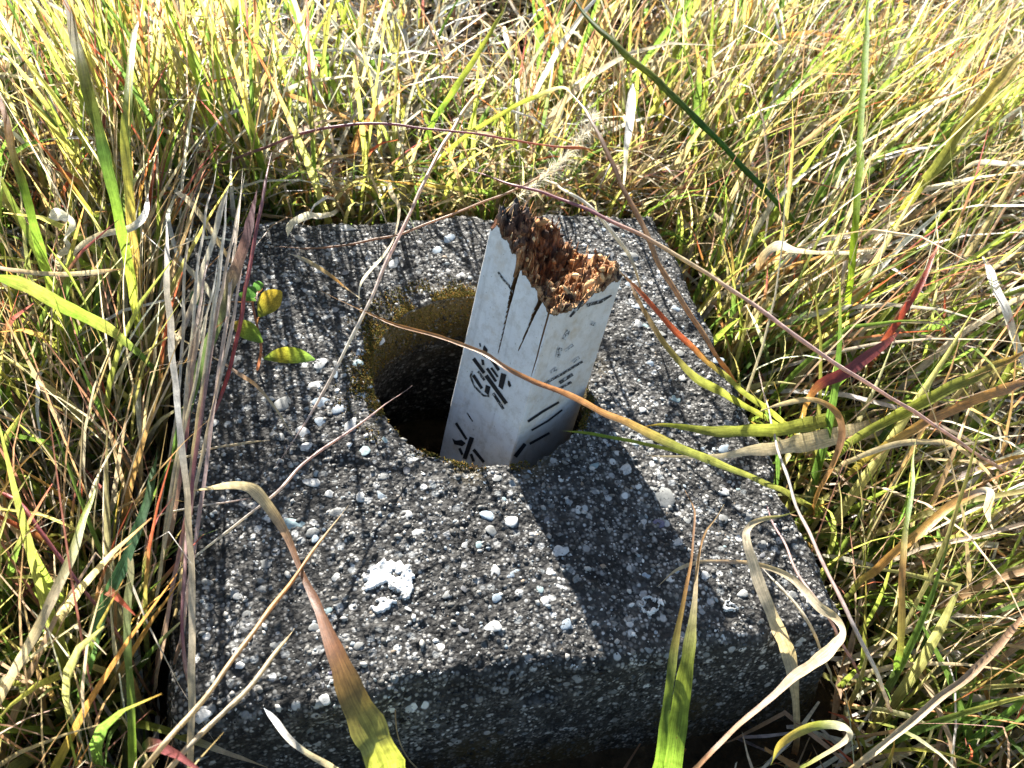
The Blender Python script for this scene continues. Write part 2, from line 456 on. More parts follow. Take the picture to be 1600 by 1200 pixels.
cc = GREYS[ci] * rng.uniform(0.6, 1.3, (len(p), 1)) * np.where(nn[:, 2] < 0.5, 0.26, 1.0)[:, None]  # sand on upright faces gets the same algae stain and painted shade
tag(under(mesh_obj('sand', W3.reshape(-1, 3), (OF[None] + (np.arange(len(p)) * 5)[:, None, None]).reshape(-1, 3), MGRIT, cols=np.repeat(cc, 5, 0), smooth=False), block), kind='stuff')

# pebbles: (px, py, half length, half width in px, colour key)
WHT, GRY, BLU, TEA, PUR, TAN, DRK = (0.44, 0.435, 0.41), (0.21, 0.21, 0.195), (0.25, 0.30, 0.34), (0.25, 0.33, 0.33), (0.16, 0.14, 0.20), (0.32, 0.26, 0.19), (0.12, 0.12, 0.125)
PEB = [(500,569,13,12,WHT),(588,528,13,11,WHT),(562,550,9,7,BLU),(558,568,11,7,TEA),(502,630,15,11,BLU),(528,642,13,10,BLU),(502,662,12,10,BLU),
 (548,665,15,10,WHT),(473,675,12,10,WHT),(490,602,16,7,WHT),(365,565,12,12,GRY),(440,633,18,12,GRY),(582,627,11,7,WHT),(568,618,10,8,BLU),(615,412,12,7,WHT),
 (680,390,12,8,BLU),(347,417,12,7,WHT),(637,488,11,8,BLU),(497,422,11,8,WHT),(476,698,13,8,WHT),(486,755,15,9,WHT),(516,772,9,8,WHT),(564,776,10,9,WHT),
 (527,799,14,8,GRY),(486,832,12,8,GRY),(491,842,8,7,BLU),(460,819,23,11,TEA),(763,806,13,11,BLU),(768,830,11,10,GRY),(652,832,10,7,WHT),(729,850,9,6,WHT),
 (748,851,8,6,TEA),(772,894,11,10,WHT),(797,815,13,10,WHT),(772,981,15,12,WHT),(508,1095,11,9,WHT),(317,1118,13,12,WHT),(414,879,11,9,GRY),(525,901,8,8,WHT),
 (568,706,12,10,TEA),(599,743,11,7,GRY),(637,805,9,8,WHT),(492,979,11,8,GRY),(518,1048,9,6,PUR),(326,910,12,8,GRY),(873,860,15,10,WHT),(1033,774,29,17,GRY),
 (977,733,13,9,WHT),(1057,848,11,9,WHT),(1056,623,9,8,TEA),(1132,702,14,8,BLU),(1029,817,10,8,PUR),(1005,816,8,5,WHT),(904,797,9,7,WHT),(883,977,11,8,BLU),
 (838,714,10,6,BLU),(1132,769,9,8,WHT),(806,896,17,6,BLU),(928,729,12,6,TEA),(960,677,8,6,WHT),(1129,810,10,8,GRY),(994,507,11,8,WHT),(1007,509,7,6,TEA),
 (999,479,13,7,BLU),(1031,522,13,6,GRY),(1065,590,9,7,WHT),(1014,569,8,6,BLU),(1120,564,13,7,BLU),(1060,552,10,7,GRY),(920,400,12,7,WHT),(985,400,14,8,GRY),
 (963,352,13,8,GRY),(545,356,12,7,WHT),(470,372,12,8,GRY),(700,372,13,7,BLU),(720,430,9,6,WHT),(610,900,10,7,WHT),(700,930,9,7,GRY),(640,950,8,6,WHT),
 (560,1010,9,7,GRY),(690,1010,10,7,WHT),(850,940,9,7,WHT),(1100,900,9,7,WHT),(1190,850,10,7,GRY),(1160,930,9,7,WHT),(1240,930,10,8,GRY),(900,905,8,6,GRY),
 (1010,900,8,6,BLU),(330,660,11,8,WHT),(350,760,11,8,GRY),(372,930,9,7,WHT),(430,1010,9,7,GRY),(375,1040,9,7,WHT),(940,610,9,6,GRY),(1000,640,10,6,WHT)]
stones = []
for s in range(7):
    sv, sf = unit_stone(40 + s, 2)
    me = bpy.data.meshes.new('pebble'); me.from_pydata(sv.tolist(), [], sf.tolist())
    me.polygons.foreach_set('use_smooth', np.ones(len(sf), dtype=bool)); me.materials.append(MP); stones.append(me)
used = []
def pebble(x, y, a, b, ang, col, z=None):
    used.append((x, y, a))
    o = bpy.data.objects.new('pebble', stones[len(used) % 7]); COL.objects.link(o)
    h = min(a, b) * random.uniform(0.18, 0.30)
    z = float(surf_z(np.array([x]), np.array([y]))[0]) if z is None else z
    o.location = (x, y, z + h * random.uniform(-0.15, 0.3))
    o.scale = (a, b, h); o.rotation_euler = (random.uniform(-.15, .15), random.uniform(-.15, .15), ang)
    k = random.uniform(0.82, 1.08); o.color = (col[0] * k, col[1] * k, col[2] * k, 1)
    under(o, block)
for (px, py, l, w, c) in PEB:
    q = at(px, py, 0.0); sc = depth(q) / FPX
    if np.hypot(*(q[:2] - HC)) < HR + 0.003: continue
    pebble(q[0], q[1], l * sc * 1.05, w * sc * 1.1, -1.15 if l > 25 else random.uniform(-0.6, 0.6) + 0.2, c)
tries = 0
while len(used) < 215 and tries < 9000:
    tries += 1
    x, y = random.uniform(-.218, .218), random.uniform(-.218, .218)
    if math.hypot(x - HC[0], y - HC[1]) < HR + 0.006: continue
    a = min(0.0048, max(0.0020, random.gammavariate(4, 0.00075)))
    if any((x - u) ** 2 + (y - v) ** 2 < (a + r) ** 2 for u, v, r in used): continue
    c = random.choices([WHT, GRY, BLU, TEA, TAN, DRK, PUR], [5, 40, 20, 9, 9, 18, 2])[0]
    pebble(x, y, a, a * random.uniform(0.6, 0.95), random.uniform(0, 3.14), c)

# lichen crusts on the block
def lichen(outline, holes=(), seed=0):
    pts = [at(px, py, 0.0) for px, py in outline]
    c = np.mean(pts, 0)
    lo, hi = np.min(pts, 0), np.max(pts, 0)
    st = 0.0008
    xs = np.arange(lo[0] - .002, hi[0] + .002, st); ys = np.arange(lo[1] - .002, hi[1] + .002, st)
    XX, YY = np.meshgrid(xs, ys); q = np.stack([XX.ravel(), YY.ravel(), np.zeros(XX.size)], -1)
    jit = (np.stack([vnoise(q, 350, seed), vnoise(q, 350, seed + 1)], -1) - 0.5) * 0.006
    qq = q[:, :2] + jit
    poly = np.array(pts)[:, :2]
    ins = np.zeros(len(q), bool); j = len(poly) - 1
    for i in range(len(poly)):
        xi, yi, xj, yj = *poly[i], *poly[j]
        ins ^= ((yi > qq[:, 1]) != (yj > qq[:, 1])) & (qq[:, 0] < (xj - xi) * (qq[:, 1] - yi) / (yj - yi + 1e-12) + xi)
        j = i
    for (hx, hy, hr) in holes:
        hp = at(hx, hy, 0.0); ins &= np.hypot(qq[:, 0] - hp[0], qq[:, 1] - hp[1]) > hr * depth(hp) / FPX
    z = surf_z(q[:, 0], q[:, 1]) + 0.0016 + 0.0009 * vnoise(q, 500, seed + 5)
    V = np.c_[q[:, :2], z]; V[~ins, 2] -= 0.003
    I = np.arange(len(q)).reshape(XX.shape)
    F = np.stack([I[:-1, :-1], I[:-1, 1:], I[1:, 1:], I[1:, :-1]], -1).reshape(-1, 4)
    F = F[ins[F].sum(1) >= 2]
    ids = np.unique(F); mp = np.zeros(len(V), int); mp[ids] = np.arange(len(ids))
    return under(mesh_obj('lichen_patch', V[ids], mp[F], MLICH), block)
lichen([(570,905),(578,888),(600,876),(625,876),(643,892),(646,912),(640,932),(628,936),(622,922),(605,915),(590,912),(585,922),(572,918)], [(622,899,5)], 3)
lichen([(580,948),(592,940),(605,935),(615,940),(608,952),(592,960)], (), 8)
lichen([(1003,948),(1006,935),(1018,930),(1030,936),(1034,950),(1024,960),(1010,960)], [(1018,945,10)], 12)
lichen([(1130,945),(1140,938),(1150,948),(1145,958),(1135,955)], [(1142,949,5)], 14)

# moss: tiny upright shoots round the rim of the hole and on its far wall
mp_, mn = scatter_surface(150000)
rim_d = np.linalg.norm(mp_[:, :2] - HC, axis=1) - HR
angm = np.arctan2(mp_[:, 1] - HC[1], mp_[:, 0] - HC[0])
far = np.clip(0.55 + 0.45 * np.sin(angm - 0.9), 0, 1)
wt = np.where(mp_[:, 2] < -0.0025, np.clip(1.1 + mp_[:, 2] / 0.075, 0, 1), np.clip(1 - (rim_d - 0.002) / (0.009 + 0.032 * np.clip(np.sin(angm - 0.95), 0, 1)), 0, 1) * np.clip(vnoise(mp_, 42, 61) * 2.8 - 0.85, 0, 1))
ok = (rim_d < 0.05) & (rng.random(len(mp_)) < wt * (0.25 + far)) & (mp_[:, 2] > -0.10)
mp_, mn = mp_[ok][:22000], mn[ok][:22000]
pa = rng.uniform(0, 2 * np.pi, 30000); pr = HR + 0.001 + rng.random(30000) ** 1.5 * 0.036
pm = np.stack([HC[0] + pr * np.cos(pa), HC[1] + pr * np.sin(pa), np.zeros(30000)], -1)
reach = 0.007 + 0.030 * np.clip(np.cos(pa - 2.65), 0, 1)
ok = rng.random(30000) < np.clip(1.2 - (pr - HR) / reach, 0, 1) * np.clip(vnoise(pm, 60, 61) * 3.2 - 1.1, 0, 1)
pm = pm[ok]; pm[:, 2] = surf_z(pm[:, 0], pm[:, 1]) + 0.0004
mp_ = np.concatenate([mp_, pm]); mn = np.concatenate([mn, np.tile([[0, 0, 1.0]], (len(pm), 1))])
mcol = np.array([(0.10, 0.075, 0.014), (0.07, 0.058, 0.011), (0.14, 0.095, 0.018), (0.06, 0.065, 0.013), (0.15, 0.078, 0.016)])[rng.integers(0, 5, len(mp_))]
def shoots(pos, nor, ln, rad, cols, spread=0.55):
    d = nor + rng.normal(size=nor.shape) * spread; d[:, 2] += 0.35; d /= np.linalg.norm(d, axis=1, keepdims=True)
    t = np.cross(d, rng.normal(size=d.shape)); t /= np.linalg.norm(t, axis=1, keepdims=True); b = np.cross(d, t)
    base = pos - nor * 0.0004
    V = []
    for k in range(3):
        a = 2 * math.pi * k / 3
        V.append(base + d * (ln * 0.45)[:, None] + (t * math.cos(a) + b * math.sin(a)) * rad[:, None])
    V = np.stack([base] + V + [base + d * ln[:, None]], 1)
    f = np.array([[0, 2, 1], [0, 3, 2], [0, 1, 3], [4, 1, 2], [4, 2, 3], [4, 3, 1]])
    F = (f[None] + (np.arange(len(pos)) * 5)[:, None, None]).reshape(-1, 3)
    return V.reshape(-1, 3), F, np.repeat(cols, 5, 0)
V_, F_, C_ = shoots(mp_, mn, rng.uniform(0.0012, 0.0032, len(mp_)), rng.uniform(0.0004, 0.0009, len(mp_)), mcol)
tag(under(mesh_obj('moss', V_, F_, MMOSS, cols=C_, smooth=False), block), kind='stuff')

# ------------------------------------------------------------------ wooden post leaning in the hole
PO = np.array([0.0397, 0.0183, 0.0]); PA = np.array([0.153, 0.3071, 1.0]); PA /= np.linalg.norm(PA)
PE = np.array([math.cos(-1.0816), math.sin(-1.0816), 0.0]); PE -= PA * (PE @ PA); PE /= np.linalg.norm(PE)
PG = np.cross(PA, PE); PH = 0.0791 / 2
PB = -0.255 / PA[2]                                             # foot of the post on the soil in the hole
def t_at(u, v, px, py):
    """height along the post of the point of its line (u, v) that is seen nearest a pixel"""
    ts = np.linspace(-0.1, 0.3, 1601)
    q = proj(PO + u * PH * PE + v * PH * PG + ts[:, None] * PA)
    return ts[np.argmin(((q - (px, py)) ** 2).sum(1))]
def on_face(face, px, py):
    """pixel -> (u or v, t) on the painted face: 'l' is v = -1, 'r' is u = +1"""
    n = PG if face == 'l' else PE
    off = PO + (-PH * PG if face == 'l' else PH * PE)
    d = ray(px, py); s = ((off - CAM) @ n) / (d @ n); q = CAM + s * d - PO
    return ((q @ PE) / PH if face == 'l' else (q @ PG) / PH), q @ PA
LT = [on_face('l', *p) for p in [(767,357),(790,373),(805,396),(812,418),(819,430),(836,449),(844,469),(866,491)]]
RTp = [on_face('r', *p) for p in [(868,491),(885,487),(905,478),(935,456),(967,438)]]
ctl = [(np.clip(u, -1, 1), -1.0, t) for u, t in LT] + [(1.0, np.clip(v, -1, 1), t) for v, t in RTp]
ctl += [(u, v, t_at(u, v, x, y)) for u, v, x, y in [(-.9,-.86,782,330),(-.85,-.6,800,326),(-.9,-.35,818,330),(-.6,-.62,806,345),(-.62,-.3,822,352),
        (-.97,-.05,838,342),(-.97,.25,855,346),(-.97,.6,878,356),(-.95,.95,898,378),(-.3,.97,906,395),(.1,.97,912,404),(.45,.97,926,398),(.75,.97,948,404),(.97,.97,966,428)]]
tl = np.mean([c[2] for c in ctl])
ctl += [(-.35,-.1,tl-.030),(-.1,.25,tl-.034),(.2,-.2,tl-.030),(-.5,.45,tl-.020),(.1,.55,tl-.026),(.45,.2,tl-.022),(.55,.6,tl-.012),(.75,-.3,tl-.022),(.7,.8,tl-.006),(.3,-.6,tl-.024)]
ctl = np.array(ctl)
def Hrot(u, v):
    d = (u[:, None] - ctl[:, 0]) ** 2 + (v[:, None] - ctl[:, 1]) ** 2 + 0.003
    w = d ** -1.9
    return (w * ctl[:, 2]).sum(1) / w.sum(1)
CR1 = np.array([on_face('l', *p) for p in [(778,553),(790,499),(801,449),(811,411),(816,385)]])      # the long split
CR2 = np.array([on_face('l', *p) for p in [(809,549),(822,519),(834,490),(846,466)]])                # the short one
CR3 = np.array([on_face('l', *p) for p in [(826,600),(838,560),(846,530),(853,505)]])
def crack(u, t, C, wmax, dep):
    o = np.argsort(C[:, 1]); uc = np.interp(t, C[o, 1], C[o, 0]); f = np.clip((t - C[:, 1].min()) / (C[:, 1].max() - C[:, 1].min()), 0, 1.3)
    w = (0.011 + wmax * f ** 1.25) * (t > C[:, 1].min()) + 1e-6
    k = np.clip(1.15 - np.abs(u - uc) / w, 0, 1) ** 0.6
    return k * dep * np.clip(f * 2.2, 0, 1)
NG = 100
us = np.linspace(-1, 1, NG)
def local(u, v, t):
    # rounded arrises
    r = 0.045; cu, cv = np.abs(u) - (1 - r), np.abs(v) - (1 - r)
    m = (cu > 0) & (cv > 0); l = np.hypot(cu, cv); k = np.where(m & (l > r), r / np.maximum(l, 1e-9), 1.0)
    u2 = np.where(m, np.sign(u) * ((1 - r) + cu * k), u); v2 = np.where(m, np.sign(v) * ((1 - r) + cv * k), v)
    return np.stack([u2 * PH, v2 * PH, t], -1)
def rot_height(u, v):
    P = np.stack([u, v, np.zeros_like(u)], -1)
    t = Hrot(u, v)
    edge = np.clip((1 - np.maximum(np.abs(u), np.abs(v))) / 0.12, 0, 1)
    _, c1 = cells(P, 7.5, 71); _, c2 = cells(P, 15, 72)
    t = t + edge * ((c1 - 0.5) * 0.014 + (c2 - 0.5) * 0.006) + (vnoise(P, 28, 73) - 0.5) * 0.004 * (0.4 + 0.6 * edge) + (vnoise(P, 9, 74) - 0.5) * 0.008 * edge
    sl = np.clip(1.2 - np.abs(u - CR1[-1, 0] - 0.10 * (v + 1)) / (0.06 + 0.02 * (v + 1)), 0, 1) * np.clip((0.3 - v) / 0.4, 0, 1)
    t = t - 0.011 * sl
    return t
UU, VV_ = np.meshgrid(us, us, indexing='ij'); uf, vf = UU.ravel(), VV_.ravel()
tt = rot_height(uf, vf)
# local mesh in post axes, placed by the Empty's matrix
post = empty('wooden_post', (0, 0, 0))
foot = PO + PA * PB
post.matrix_world = Matrix(((PE[0], PG[0], PA[0], foot[0]), (PE[1], PG[1], PA[1], foot[1]), (PE[2], PG[2], PA[2], foot[2]), (0, 0, 0, 1)))
tag(post, 'rotten white painted wooden post with black stencilled characters leaning in the hole', 'post')
PARTS = {}
def post_part(o, under_=None): o.parent = PARTS.get(under_, post); return o
I = np.arange(NG * NG).reshape(NG, NG)
F = np.stack([I[:-1, :-1], I[1:, :-1], I[1:, 1:], I[:-1, 1:]], -1).reshape(-1, 4)
Lc = local(uf, vf, tt - PB)
Lc[:, :2] += (np.stack([vnoise(Lc, 350, 81), vnoise(Lc, 350, 82)], -1) - 0.5) * 0.004 * np.clip((1 - np.maximum(np.abs(uf), np.abs(vf))) / 0.05, 0, 1)[:, None]
charr = np.clip((tt - (tl + 0.012)) / 0.008, 0, 1) * np.clip(-uf * 1.6 - 0.2, 0, 1) * np.clip(0.4 + vnoise(Lc, 160, 83), 0, 1)
charr = np.maximum(charr, 0.9 * np.clip(1 - np.hypot(uf - .95, vf - .95) / 0.25, 0, 1))
PARTS['end'] = post_part(mesh_obj('rotten_end', Lc, F, MROT, extra={'char': charr, 'crumb': np.clip(0.15 + 0.7 * (0.65 * uf + 0.35 * vf) + 0.5 * (np.maximum(uf, -vf) > 0.85), 0, 1)}))
# painted shell
usl = np.linspace(-1, 1, 281)
per = [(u, -1.0) for u in usl[:-1]] + [(1.0, v) for v in us[:-1]] + [(u, 1.0) for u in us[::-1][:-1]] + [(-1.0, v) for v in us[::-1][:-1]]
per = np.array(per); NPER = len(per)
th_ = rot_height(per[:, 0], per[:, 1])
rows = np.concatenate([np.linspace(0, 0.42, 18)[:-1], np.linspace(0.42, 1, 110)])
VL, RAW = [], []
for s in rows:
    t = PB + s * (th_ - PB)
    q = local(per[:, 0], per[:, 1], t - PB)
    isl = per[:, 1] <= -0.999
    dep = np.where(isl, np.maximum.reduce([crack(per[:, 0], t, CR1, 0.066, 0.018), crack(per[:, 0], t, CR2, 0.036, 0.014), crack(per[:, 0], t, CR3, 0.010, 0.001)]), 0)
    q[:, 1] += dep
    q[:, 0] += 0.0004 * (vnoise(q, 90, 91) - 0.5); q[:, 1] += 0.0006 * (vnoise(q, 70, 92) - 0.5)
    raw = np.clip(dep / 0.0008, 0, 1) * 1.6
    raw = np.maximum(raw, np.clip(1 - (th_ - t) / 0.0035, 0, 1) * 0.75)
    corner = np.clip(1 - (1 - np.minimum(np.abs(per[:, 0]), np.abs(per[:, 1]))) / 0.05, 0, 1)
    raw = np.maximum(raw, corner * 0.40)
    back = (per[:, 0] <= -0.999) | (per[:, 1] >= 0.999)
    raw = np.maximum(raw, np.where(back, np.clip(1 - (th_ - t) / 0.02, 0, 1), 0))
    VL.append(q); RAW.append(raw)
VL = np.concatenate(VL); RAW = np.concatenate(RAW)
I = np.arange(len(rows) * NPER).reshape(len(rows), NPER)
F = np.stack([I[:-1], np.roll(I[:-1], -1, 1), np.roll(I[1:], -1, 1), I[1:]], -1).reshape(-1, 4)
F = F.tolist() + [list(range(NPER))[::-1]]
PARTS['shaft'] = post_part(mesh_obj('painted_shaft', VL, F, MPOST, extra={'raw': RAW, 'warm_bounce': np.tile((per[:, 0] >= 0.97).astype(float), len(rows))}))
# splintered fibres standing in the rot
k = 520
fu, fv = rng.uniform(-.96, .96, k), rng.uniform(-.96, .96, k)
ft = rot_height(fu, fv) - PB
ok = rng.random(k) < 0.35 + 0.65 * ((fu > 0.1) | (np.maximum(np.abs(fu), np.abs(fv)) > .8))
fp = local(fu, fv, ft)[ok]
fn = np.tile([[0, 0, 1.0]], (len(fp), 1))
fc = np.array([(0.40, 0.19, 0.07), (0.55, 0.32, 0.14), (0.20, 0.08, 0.03), (0.05, 0.025, 0.015), (0.62, 0.42, 0.22)])[rng.integers(0, 5, len(fp))]
V_, F_, C_ = shoots(fp, fn, rng.gamma(2.2, 0.0026, len(fp)).clip(0.001, 0.016), rng.uniform(0.0002, 0.0006, len(fp)), fc, 0.22)
tag(post_part(mesh_obj('rotten_fibres', V_, F_, mat_attr('wood_fibre', 0.8, 0.2, 0.4, 400), cols=C_, smooth=False), 'end'), kind='stuff')

cu, cv = rng.uniform(-.9, .96, 420), rng.uniform(-.94, .96, 420)
ok = (cu + cv > 0.0) | (rng.random(420) < 0.3); cu, cv = cu[ok], cv[ok]
ct = rot_height(cu, cv) - PB
cp_ = local(cu, cv, ct)
st = [unit_stone(70 + k) for k in range(3)]
Vs, Fs, Cs, off = [], [], [], 0
for k in range(len(cp_)):
    sv, sf = st[k % 3]; sz = rng.gamma(3, 0.0007)
    Rm = np.linalg.qr(rng.normal(size=(3, 3)))[0]
    Vs.append((sv * (sz * np.array([1, rng.uniform(.5, 1), rng.uniform(.6, 2.0)]))) @ Rm.T + cp_[k]); Fs.append(sf + off); off += len(sv)
    Cs.append(np.tile(fc[rng.integers(0, len(fc))] * rng.uniform(.7, 1.3), (len(sv), 1)))
tag(post_part(mesh_obj('rotten_crumbs', np.concatenate(Vs), np.concatenate(Fs), mat_attr('wood_crumb', 0.85, 0.2, 0.8, 500), cols=np.concatenate(Cs), smooth=False), 'end'), kind='stuff')

# stencilled strokes: each stroke is (points, width in px) or a polygon; pixels of the photograph -> face coordinates
def face_pt(face, px, py, lift):
    a, t = on_face(face, px, py)
    return (a * PH, -PH - lift, t - PB) if face == 'l' else (PH + lift, a * PH, t - PB)
def strokes(name, face, items, mat, lift=0.0005):
    V, F = [], []
    for it in items:
        if it[0] == 'p': ring = it[1]
        else:
            pts = np.array(it[1], float); w = it[2] * 1.15
            d = np.gradient(pts, axis=0); d /= np.linalg.norm(d, axis=1, keepdims=True); nrm = np.stack([-d[:, 1], d[:, 0]], -1)
            wv = np.full(len(pts), w / 2.0); wv[-1] *= it[3] if len(it) > 3 else 0.9
            ring = list(map(tuple, pts + nrm * wv[:, None])) + list(map(tuple, (pts - nrm * wv[:, None])[::-1]))
        b = len(V); V += [face_pt(face, x, y, lift) for x, y in ring]; F.append(list(range(b, b + len(ring))))
    return post_part(mesh_obj(name, np.array(V), F, mat, smooth=False), 'shaft')
def c5(*pts): return [(680 + x / 5.0, 500 + y / 5.0) for x, y in pts]
INK, INKG, INKF = mat_ink('stencil_black', 0.72), mat_ink('stencil_worn', 0.56), mat_ink('stencil_faded', 0.46)
strokes('stencilled_character', 'l', [('p', c5((345,182),(356,178),(362,205),(352,210))), ('p', c5((378,212),(388,196),(414,232),(398,296),(370,278))),
    ('p', c5((362,305),(384,312),(388,352),(368,352))), ('s', c5((302,300),(386,414)), 5.0), ('s', c5((432,290),(500,392)), 4.4), ('s', c5((408,376),(478,480)), 4.0), ('s', c5((440,372),(492,444)), 3.2),
    ('p', c5((518,412),(560,426),(530,545),(496,518))), ('p', c5((570,472),(584,476),(597,512),(584,526),(570,506))), ('s', c5((400,432),(558,652)), 5.6), ('s', c5((300,430),(368,535)), 4.4), ('p', c5((398,505),(436,520),(420,590),(388,560)))], INK)
for it in [('s', c5((455,570),(535,695)), 4.2), ('s', c5((290,400),(278,440),(310,520),(380,590),(425,596)), 2.6), ('s', c5((338,400),(388,470)), 3.4), ('p', c5((246,725),(256,722),(300,790),(290,795)))]:
    strokes('stencilled_smudge', 'l', [it], INKG, 0.0004)
strokes('stencilled_character', 'l', [('s', c5((165,803),(248,932)), 3.8), ('p', c5((134,922),(165,940),(210,935),(242,962),(215,985),(152,970))), ('s', c5((290,915),(232,1085)), 6.5), ('s', c5((302,1010),(384,1110)), 4.4),
    ('s', c5((192,1000),(216,1052)), 3.8), ('s', c5((282,1045),(304,1105)), 4.0)], INK)
strokes('stencilled_mark', 'l', [('s', [(779,425),(787,437),(797,447)], 2.6), ('s', [(795,446),(803,458)], 2.0)], INKG)
strokes('stencilled_character', 'r', [('s', c5((722,792),(840,712),(965,640)), 3.2), ('s', c5((750,860),(880,785),(990,700)), 2.6), ('s', c5((735,965),(890,880)), 3.4), ('s', c5((622,1065),(700,965)), 5.5)], INK)
for it in [('s', [(916,477),(925,474),(938,471),(955,461)], 4.6, .4), ('s', [(911,469),(901,482),(890,495)], 4.6, .5), ('s', c5((845,498),(990,420),(1150,322)), 3.0), ('s', c5((968,490),(1072,422)), 4.4), ('s', c5((1062,482),(920,560)), 3.4)]:
    strokes('stencilled_stroke', 'r', [it], INKG)
strokes('stencilled_mark', 'r', [('s', c5((1042,80),(1000,150)), 5.5), ('s', c5((975,215),(955,290)), 6.5), ('s', c5((1075,192),(1010,240)), 3.2), ('s', c5((945,375),(900,412)), 5), ('s', c5((1070,330),(1122,290)), 4), ('s', c5((1215,20),(1250,35)), 6), ('s', c5((870,520),(900,500)), 5)], INKF)

# ------------------------------------------------------------------ grass
GREEN = np.array([(0.22, 0.31, 0.055), (0.29, 0.36, 0.075), (0.15, 0.25, 0.05), (0.36, 0.38, 0.10), (0.11, 0.19, 0.045), (0.45, 0.42, 0.17), (0.50, 0.45, 0.26)])
STRAW = np.array([(0.54, 0.44, 0.28), (0.58, 0.52, 0.40), (0.64, 0.62, 0.57), (0.47, 0.33, 0.16), (0.45, 0.23, 0.07), (0.54, 0.44, 0.27), (0.68, 0.66, 0.63), (0.38, 0.24, 0.13), (0.30, 0.18, 0.09)])
GREYW = np.array([(0.66, 0.67, 0.67), (0.72, 0.73, 0.74), (0.54, 0.52, 0.49), (0.58, 0.53, 0.43), (0.40, 0.32, 0.23), (0.30, 0.27, 0.22)])
TIPS = np.array([(0.58, 0.46, 0.20), (0.54, 0.30, 0.10), (0.40, 0.10, 0.06), (0.62, 0.56, 0.40), (0.48, 0.44, 0.12), (0.30, 0.10, 0.10)])
STEMS = np.array([(0.42, 0.22, 0.18), (0.60, 0.48, 0.36), (0.34, 0.14, 0.12), (0.66, 0.58, 0.48), (0.46, 0.32, 0.16), (0.30, 0.30, 0.10)])

def ribbon(P, W, S, C, name, mat, fold=0.25, parent=None):
    """P (B,K,3) centre lines, W (B,K) widths, S (B,K,3) side vectors, C (B,K,3) colours -> one mesh of folded ribbons"""
    B, K, _ = P.shape
    T = np.gradient(P, axis=1); T /= np.linalg.norm(T, axis=2, keepdims=True) + 1e-9
    S = S - T * (S * T).sum(2, keepdims=True); S /= np.linalg.norm(S, axis=2, keepdims=True) + 1e-9
    Nn = np.cross(T, S)
    Lf = P - S * (W / 2)[..., None]; Rg = P + S * (W / 2)[..., None]
    if fold: 
        Md = P - Nn * (W * fold)[..., None]; st = np.stack([Lf, Md, Rg], 2); k3 = 3; ac = np.array([0, .5, 1.])
    else: st = np.stack([Lf, Rg], 2); k3 = 2; ac = np.array([0, 1.])
    V = st.reshape(-1, 3)
    idx = np.arange(B * K * k3).reshape(B, K, k3)
    F = np.stack([idx[:, :-1, :-1], idx[:, :-1, 1:], idx[:, 1:, 1:], idx[:, 1:, :-1]], -1).reshape(-1, 4)
    cols = np.repeat(C.reshape(-1, 3), k3, 0)
    al = np.broadcast_to(np.linspace(0, 1, K)[None, :, None] * 4, (B, K, k3)).ravel()
    rn = np.broadcast_to(rng.random(B)[:, None, None] * 50, (B, K, k3)).ravel()
    return mesh_obj(name, V, F, mat, parent, cols=cols, extra={'across': np.tile(ac, B * K), 'along': al, 'rnd': rn})

VIEW = np.array([(345,372),(1000,364),(1085,500),(1165,640),(1235,800),(1320,1000),(1290,1090),(1180,1200),(320,1200),(300,1000),(318,700)], float)
VIEW_IN = np.array([(400,392),(960,385),(1045,500),(1120,640),(1190,800),(1255,940),(1180,1120),(1100,1200),(420,1200),(360,1000),(375,700)], float)
def inside_poly(q, poly):
    r = np.zeros(q.shape[:-1], bool); j = len(poly) - 1
    for i in range(len(poly)):
        xi, yi, xj, yj = *poly[i], *poly[j]
        r ^= ((yi > q[..., 1]) != (yj > q[..., 1])) & (q[..., 0] < (xj - xi) * (q[..., 1] - yi) / (yj - yi + 1e-12) + xi)
        j = i
    return r
SXY = SUN[:2] / SUN[2]
def keep_mask(P, leak_view=0.006):
    q = proj(P)
    v = (inside_poly(q, VIEW) & (P[..., 2] > -0.10)).any(1)
    strip = v & ~(inside_poly(q, VIEW_IN) & (P[..., 2] > -0.10)).any(1)          # only brushes the block's outer margin
    near = (np.linalg.norm(P - CAM, axis=2) < 0.27).any(1)
    hit = ((np.maximum(np.abs(P[..., 0]), np.abs(P[..., 1])) < 0.2385 + 0.19 * np.maximum(-P[..., 2], 0)) & (P[..., 2] < 0.004)).any(1)
    sh = P[..., :2] - P[..., 2:3] * SXY
    on = (P[..., 2] > 0.0) & (sh[..., 0] > -0.15) & (sh[..., 0] < 0.225) & (sh[..., 1] > -0.225) & (sh[..., 1] < 0.20)
    deep = (on & (sh[..., 1] < 0.0)).any(1); lft = (on & (sh[..., 0] < -0.07)).any(1); on = on.any(1)
    r, r2 = rng.random(len(P)), rng.random(len(P))
    ok = ~near & ~hit & ~(v & (r > np.where(strip, 0.65, leak_view)))
    ok &= ~(on & (r2 > np.where(deep, np.where(lft, 0.7, 0.06), np.where(lft, 1.0, 0.6))))
    return ok

